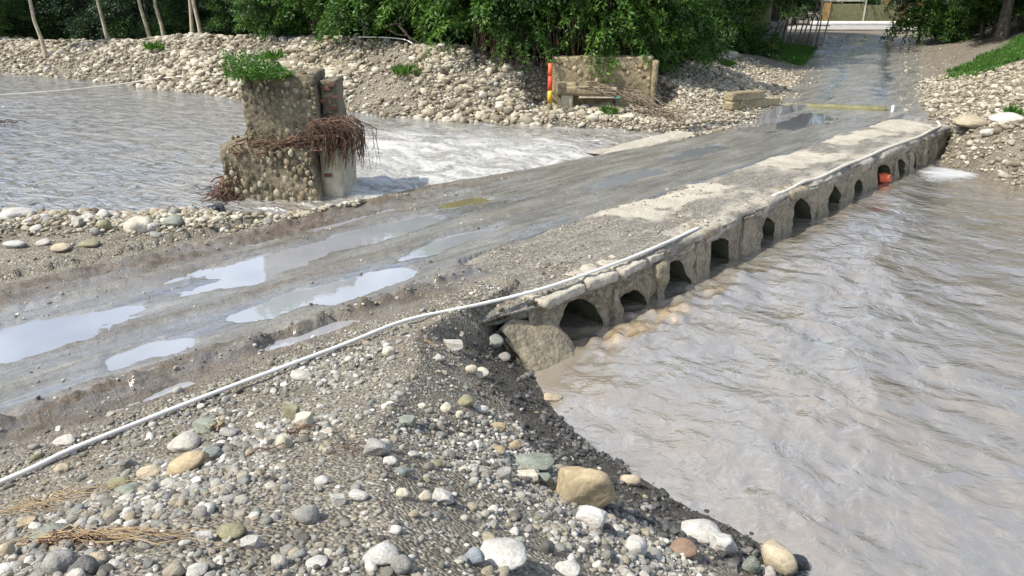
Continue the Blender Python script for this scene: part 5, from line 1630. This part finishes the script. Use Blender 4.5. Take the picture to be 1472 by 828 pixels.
# ------------------------------------------------------------------ ruined abutment
ab = empty("ruined_abutment", (2.75, 24.0, .72), R(-3))
tag(ab, "ruined yellowish stone abutment under the creepers with a broken ledge", "abutment")
wl_ = rough_block("rubble_wall", (3.1, .6, 1.75), M['old_concrete'], ab, (.05, .35, -.1), 801, .08, .03, 3.5)
rough_block("ledge", (1.75, .55, .26), M['old_concrete'], ab, (-.35, -.05, .52), 802, .08, .03, 4.0)
rough_block("ledge_beam", (1.1, .40, .05), M['plaster'], ab, (-.10, -.15, .44), 806, .1, .01, 4.0)
rough_block("pillar", (.36, .34, .62), M['plaster'], ab, (-1.02, -.10, -.1), 803, .07, .03, 4.0)
rough_block("pillar_cap", (.62, .44, .36), M['old_concrete'], ab, (-1.05, -.08, .53), 804, .08, .03, 4.0)
rough_block("upright_slab", (.16, .6, 1.75), M['old_concrete'], ab, (1.66, .10, -.2), 805, .1, .02, 4.0)
def on_ab():
    a, b = pr.uniform(-1.4, 1.5), pr.uniform(.75, 1.7) if pr.random() < .6 else pr.uniform(.05, 1.2)
    return (a, -.27, b), 'y', a, b
embed(wl_, 110, on_ab, [(.34, .27, .15), (.40, .34, .22), (.25, .19, .10), (.17, .125, .065)], .08, .2)
post = empty("marker_pole", (1.16, 23.6, ground(1.16, 23.6)))
tag(post, "red and yellow painted marker pole standing by the ruined abutment", "pole")
for nm, z0, z1, mt in (("base", -.1, .25, 'mat_green'), ("yellow_band", .25, .62, 'yellow_paint'), ("red_band", .62, 1.05, 'red_paint'), ("orange_band", 1.05, 1.42, 'orange')):
    b_ = MB(); b_.tube([(0, 0, z0), (.01, 0, (z0 + z1) / 2), (.015, 0, z1)], .075, 10)
    b_.build(nm, M[mt], post, True)
mb = MB()
for i in range(120):
    u = cr_.random()
    p0 = Vector((3.4 + 1.4 * u + cr_.gauss(0, .12), 23.2 - 1.9 * u + cr_.gauss(0, .12), 1.35 - .55 * u + cr_.gauss(0, .08)))
    d_ = Vector((.55, -.75, -.25)) * cr_.uniform(.4, 1.1) + Vector((cr_.gauss(0, .2), cr_.gauss(0, .2), cr_.gauss(0, .12)))
    q_ = p0 + d_
    q_.z = max(q_.z, ground(q_.x, q_.y) + .03)
    strand(mb, p0, q_, cr_.uniform(.008, .022), 0, .05, 4, 5, cr_)
for i in range(14):
    strand(mb, (2.2 + cr_.uniform(-.3, .3), 23.3, 1.55 + cr_.uniform(-.1, .25)), (3.8 + cr_.uniform(-.3, .5), 22.6, 1.15 + cr_.uniform(-.1, .2)), cr_.uniform(.012, .025), -.05, .03, 4, 6, cr_)
tag(mb.build("brushwood", M['wood']), "brushwood tumbled from the abutment down to the road edge", "brushwood")
sc_ = MB(); sc_.add([(0, 0, 0), (.22, -.03, .03), (.30, .02, .10), (.12, .04, .14), (.05, .06, .02), (.2, .07, .06)], [(0, 1, 2, 3), (0, 4, 5, 1), (1, 5, 2), (3, 2, 5, 4), (0, 3, 4)])
o = sc_.build("plastic_scrap", M['teal']); o.location = (3.15, 23.35, 1.20)
tag(o, "teal green plastic scrap caught in the brush on the abutment ledge", "scrap")

# concrete retaining wall beside the far end of the crossing
rw = empty("retaining_wall", (7.45, 23.2, .66), math.atan2(1.25, 2.0))
tag(rw, "stained board-marked concrete retaining wall holding back the gravel slope", "wall")
for i, (L, z, hgt) in enumerate(((2.7, 0.0, .28), (2.1, .285, .26), (1.4, .55, .25))):
    rough_block("course", (L, .30, hgt), M['old_concrete'], rw, (-1.2 + L / 2, .012 * i, z), 820 + i, .06, .008, 4.0)
# ------------------------------------------------------------------ stake fence, far street, gate
fence = empty("stake_fence", (16.4, 45.0, ground(16.4, 45.0)))
tag(fence, "leaning weathered stake fence with a zinc sheet beside the road", "fence")
fr = random.Random(15)
for k in range(11):
    b_ = MB()
    x = -1.5 + k * .29; ln = fr.uniform(.12, .42); hh = fr.uniform(1.5, 2.3)
    b_.tube([(x, fr.gauss(0, .08), -.3), (x + ln * .5, 0, hh * .5), (x + ln, fr.gauss(0, .05), hh)], [.05, .045, .035], 5)
    b_.build("stake", M['bark_pale' if k in (1, 4, 8, 10) else 'wood'], fence, True)
b_ = MB(); b_.tube([(-1.6, -.05, .95), (0, -.06, 1.1), (1.7, -.05, 1.05)], .03, 5); b_.build("rail", M['wood'], fence)
b_ = MB()
for k in range(14):
    xa, xb = -1.75 + k * .08, -1.75 + (k + 1) * .08
    ya, yb = .10 + .02 * (k % 2), .10 + .02 * ((k + 1) % 2)
    b_.add([(xa, ya, .1), (xb, yb, .1), (xb, yb, 1.25), (xa, ya, 1.3), (xa, ya + .012, .1), (xb, yb + .012, .1), (xb, yb + .012, 1.25), (xa, ya + .012, 1.3)], [(0, 1, 2, 3), (5, 4, 7, 6), (3, 2, 6, 7)])
b_.build("zinc_sheet", M['tin'], fence)
heap = rough_block("earth_clod", (.8, .5, .55), M['ochre_wall'], None, (13.55, 41.4, ground(13.55, 41.4) - .05), 840, .1, .08, 3.0, taper=(.4, .4))
tag(heap, "pale earth clod lying in the grass beside the stake fence", "clod")

fz = ground(28, 62)
st = rough_block("street", (40, 7.5, .10), M['street'], None, (31, 64.0, fz + .0), 850, 1.0, .004, .3, R(-2))
tag(st, "pale cross street at the top of the road", "street", kind="structure")
kerb = rough_block("garden_wall", (8.5, .25, .42), M['white_paint'], None, (29.9, 67.8, fz), 851, .4, .01, 1.0)
tag(kerb, "low white garden wall across the street", "wall")
gate = empty("yard_gate", (28.9, 69.4, fz))
tag(gate, "yard gate with ochre end panel and pale frame across the street", "gate")
for nm, x, w, z, hgt, mt, dy in (("post", -1.9, .12, 0, 2.1, 'wood', 0), ("post", 1.9, .12, 0, 2.1, 'hose', 0), ("post", 5.0, .12, 0, 2.1, 'wood', 0), ("top_rail", 0.0, 3.66, 2.0, .08, 'hose', 0), ("ochre_panel", -1.45, .7, .2, 1.7, 'ochre_wall', .03), ("green_panel", .4, 2.8, .2, 1.6, 'mat_green', .05), ("green_panel", 3.45, 2.9, .2, 1.5, 'mat_green', .05)):
    b_ = MB(); b_.box((x, dy, z + hgt / 2), (w, .08, hgt), 0, .004, fr)
    b_.build(nm, M[mt], gate)
ho = empty("yard_house", (35.0, 74.0, fz))
tag(ho, "ochre house front behind the yard gate", "house")
b_ = MB(); b_.box((0, 0, 1.6), (6.5, 3.0, 3.2)); b_.build("wall", M['ochre_wall'], ho)
b_ = MB(); b_.add([(-3.6, -1.9, 3.2), (3.6, -1.9, 3.2), (3.6, 1.9, 3.2), (-3.6, 1.9, 3.2), (-3.6, 0, 4.4), (3.6, 0, 4.4)], [(0, 1, 5, 4), (2, 3, 4, 5), (0, 4, 3), (1, 2, 5), (0, 3, 2, 1)]); b_.build("roof", M['tin'], ho)
for x in (-1.9, .2):
    b_ = MB(); b_.box((x, -1.53, 1.75), (.9, .08, 1.0)); w_ = b_.build("window", M['white_paint'], ho)
    b_ = MB(); b_.box((x, -1.58, 1.75), (.74, .03, .84)); b_.build("pane", M['pane'], w_)
for x, mt, lab in ((33.05, 'brick', "dull red gate post on the street corner"), (33.75, 'white_paint', "thick white gate post beside the red post")):
    b_ = MB(); b_.tube([(0, 0, 0), (.02, 0, 1.2), (.04, 0, 2.4)], .13, 10)
    o = b_.build("gate_post", M[mt], smooth=True); o.location = (x, 67.2, fz)
    tag(o, lab, "post")
sh = empty("shack", (12.2, 42.6, ground(12.2, 42.6)), R(-20))
tag(sh, "dark plank shack half hidden by trees beside the stake fence", "shack")
b_ = MB(); b_.box((0, 0, 1.3), (3.2, 2.6, 2.6)); b_.build("wall", M['wood'], sh)
b_ = MB(); b_.add([(-1.9, -1.7, 2.6), (1.9, -1.7, 2.6), (1.9, 1.7, 3.1), (-1.9, 1.7, 3.1), (-1.9, -1.7, 2.66), (1.9, -1.7, 2.66), (1.9, 1.7, 3.16), (-1.9, 1.7, 3.16)], [(0, 3, 2, 1), (4, 5, 6, 7), (0, 1, 5, 4), (2, 3, 7, 6), (1, 2, 6, 5), (3, 0, 4, 7)]); b_.build("roof", M['tin'], sh)
b_ = MB(); b_.box((-.5, -1.33, 2.25), (.7, .05, .5)); b_.build("shutter", M['brick'], sh)

# ------------------------------------------------------------------ small debris
def debris(name, mat, label, cat, count, c, spread, direction, length, rad, seed, flat=.05, zoff=.02, wig=.06):
    r = random.Random(seed); m_ = MB()
    for _ in range(count):
        x0 = c[0] + r.gauss(0, spread[0]); y0 = c[1] + r.gauss(0, spread[1])
        L = length * r.uniform(.4, 1.1)
        a = direction + r.gauss(0, flat * 6)
        x1, y1 = x0 + math.cos(a) * L, y0 + math.sin(a) * L
        z0 = ground(x0, y0) + r.uniform(0, zoff); z1 = ground(x1, y1) + r.uniform(0, zoff)
        strand(m_, (x0, y0, z0 + .01), (x1, y1, z1 + .01), rad * r.uniform(.5, 1.3), -.02, wig, 4, 6, r)
    return tag(m_.build(name, mat, smooth=True), label, cat)
debris("dry_stalks", M['straw'], "bundle of dry straw-coloured stalks beside the white pipe", "stalks", 22, (-3.25, 4.0), (.14, .05), R(-28), 1.05, .0035, 41, .02, .05, .02)
debris("dead_root", M['straw'], "long frayed brown dead root lying on the pebbles", "root", 26, (-2.15, 2.72), (.05, .025), R(-17), 1.0, .0045, 42, .015, .03, .02)
debris("root_shreds", M['root'], "reddish shreds of root fibre around the dead root", "root", 30, (-2.0, 2.68), (.16, .03), R(-17), .25, .004, 43, .05, .03)
debris("twig", M['straw'], "bent pale twig standing among the ochre stones", "twig", 1, (-2.35, 3.75), (0, 0), R(70), .42, .006, 44, 0, .12)
debris("wood_chips", M['root'], "reddish wood chips beside the olive grey block", "wood chips", 26, (-1.52, 4.5), (.07, .06), 1.0, .10, .005, 45, .4, .02)
debris("twig", M['root'], "thin reddish twig lying below the upright cream cobble", "twig", 1, (-1.72, 4.05), (0, 0), R(-5), .42, .005, 46, 0, .01)
debris("twigs", M['root'], "small reddish twigs on the pebble patch", "twigs", 9, (-.95, 3.75), (.06, .06), 1.9, .16, .004, 47, .15, .02)
debris("twig", M['straw'], "dry straw twig near the white pipe at the spill heap", "twig", 2, (-.9, 7.0), (.05, .03), R(-30), .28, .006, 48, .02, .03)
debris("bark_slivers", M['straw'], "orange brown bark slivers behind the pale oval stone", "bark", 8, (-2.3, 4.95), (.05, .05), R(120), .16, .010, 49, .06, .06)
debris("brush_clump", M['root'], "dry brush clump with an arching stem at the water side of the bar", "brushwood", 26, (-6.05, 12.6), (.16, .08), R(100), .5, .010, 50, .12, .35)
debris("brush_clump", M['straw'], "tan brush clump lying at the tip of the stony bar", "brushwood", 34, (-5.45, 12.45), (.14, .08), R(40), .35, .010, 51, .3, .22)
debris("sunken_branch", M['bark'], "dark branch sticking out of the river", "branch", 9, (-15.6, 22.3), (.25, .06), R(5), .6, .03, 52, .04, .0)
bpy.data.objects["sunken_branch"].location.z = .44
def crumple(name, mat, loc, size, seed, label, cat):
    me = stone_mesh(name, seed, 3, .7, .32); me.materials.append(mat)
    me.polygons.foreach_set("use_smooth", [False] * len(me.polygons))
    o = link(bpy.data.objects.new(name, me)); o.location = loc; o.scale = size
    return tag(o, label, cat)
ox, oy = to_xy(13.40, .22)
crumple("plastic_bag", M['orange'], (ox, oy, .13), (.34, .24, .22), 861, "crumpled orange plastic bag stuck in a culvert mouth", "bag")
crumple("wet_rag", M['black_wet'], (-5.05, 12.35, .76), (.34, .26, .16), 862, "dark crumpled wet rag at the tip of the stony bar", "rag")
x, y = 2.12, 4.62
crumple("plastic_sheet", M['black_wet'], (x, y, .02), (.42, .22, .16), 863, "black plastic sheet scrap at the pool edge behind the white stones", "plastic")

for k_, (x, y, a, L, lab) in enumerate(((-13.5, 31.9, 10, 1.6, "grey driftwood branch lying halfway up the long bank"), (-7.2, 26.6, -25, 1.2, "bleached driftwood stick near the water below the bank crest"), (-1.6, 23.6, 15, 1.1, "driftwood stick at the waterline of the low bank end"), (-19.0, 36.0, -10, 1.5, "driftwood branch on the bank beside the leaning pale tree"))):
    debris("driftwood", M['bark_pale' if k_ % 2 else 'wood'], lab, "driftwood", 3, (x, y), (.12, .06), R(a), L, .028, 60 + k_, .05, .10, .05)
for k_, (x, y, lab) in enumerate(((-8.9, 29.4, "dry weed tuft on the crest of the long bank behind the pier"), (-15.6, 34.2, "weed tuft on the bank crest below the pale trunks"), (-3.4, 25.2, "weed tuft on the bank slope below the dead branch"))):
    herb("grass_tuft", (x, y, ground(x, y)), 220, .45, .3, .15, .3, M['grass'], 90 + k_, lab, "grass", True)
k = 1500
t = g.uniform(-7, 6, k); n = -.95 - 4.2 * g.random(k) ** np.where(g.random(k) < .5, .35, 3.0)
x, y = to_xy(t, n)
gn_scatter("road_pebbles", x, y, logsize(k, .018, .5, .008, .05), PEB_NEAR, "small stones and clods trodden into the muddy road", "pebbles", 19, sink=.15)
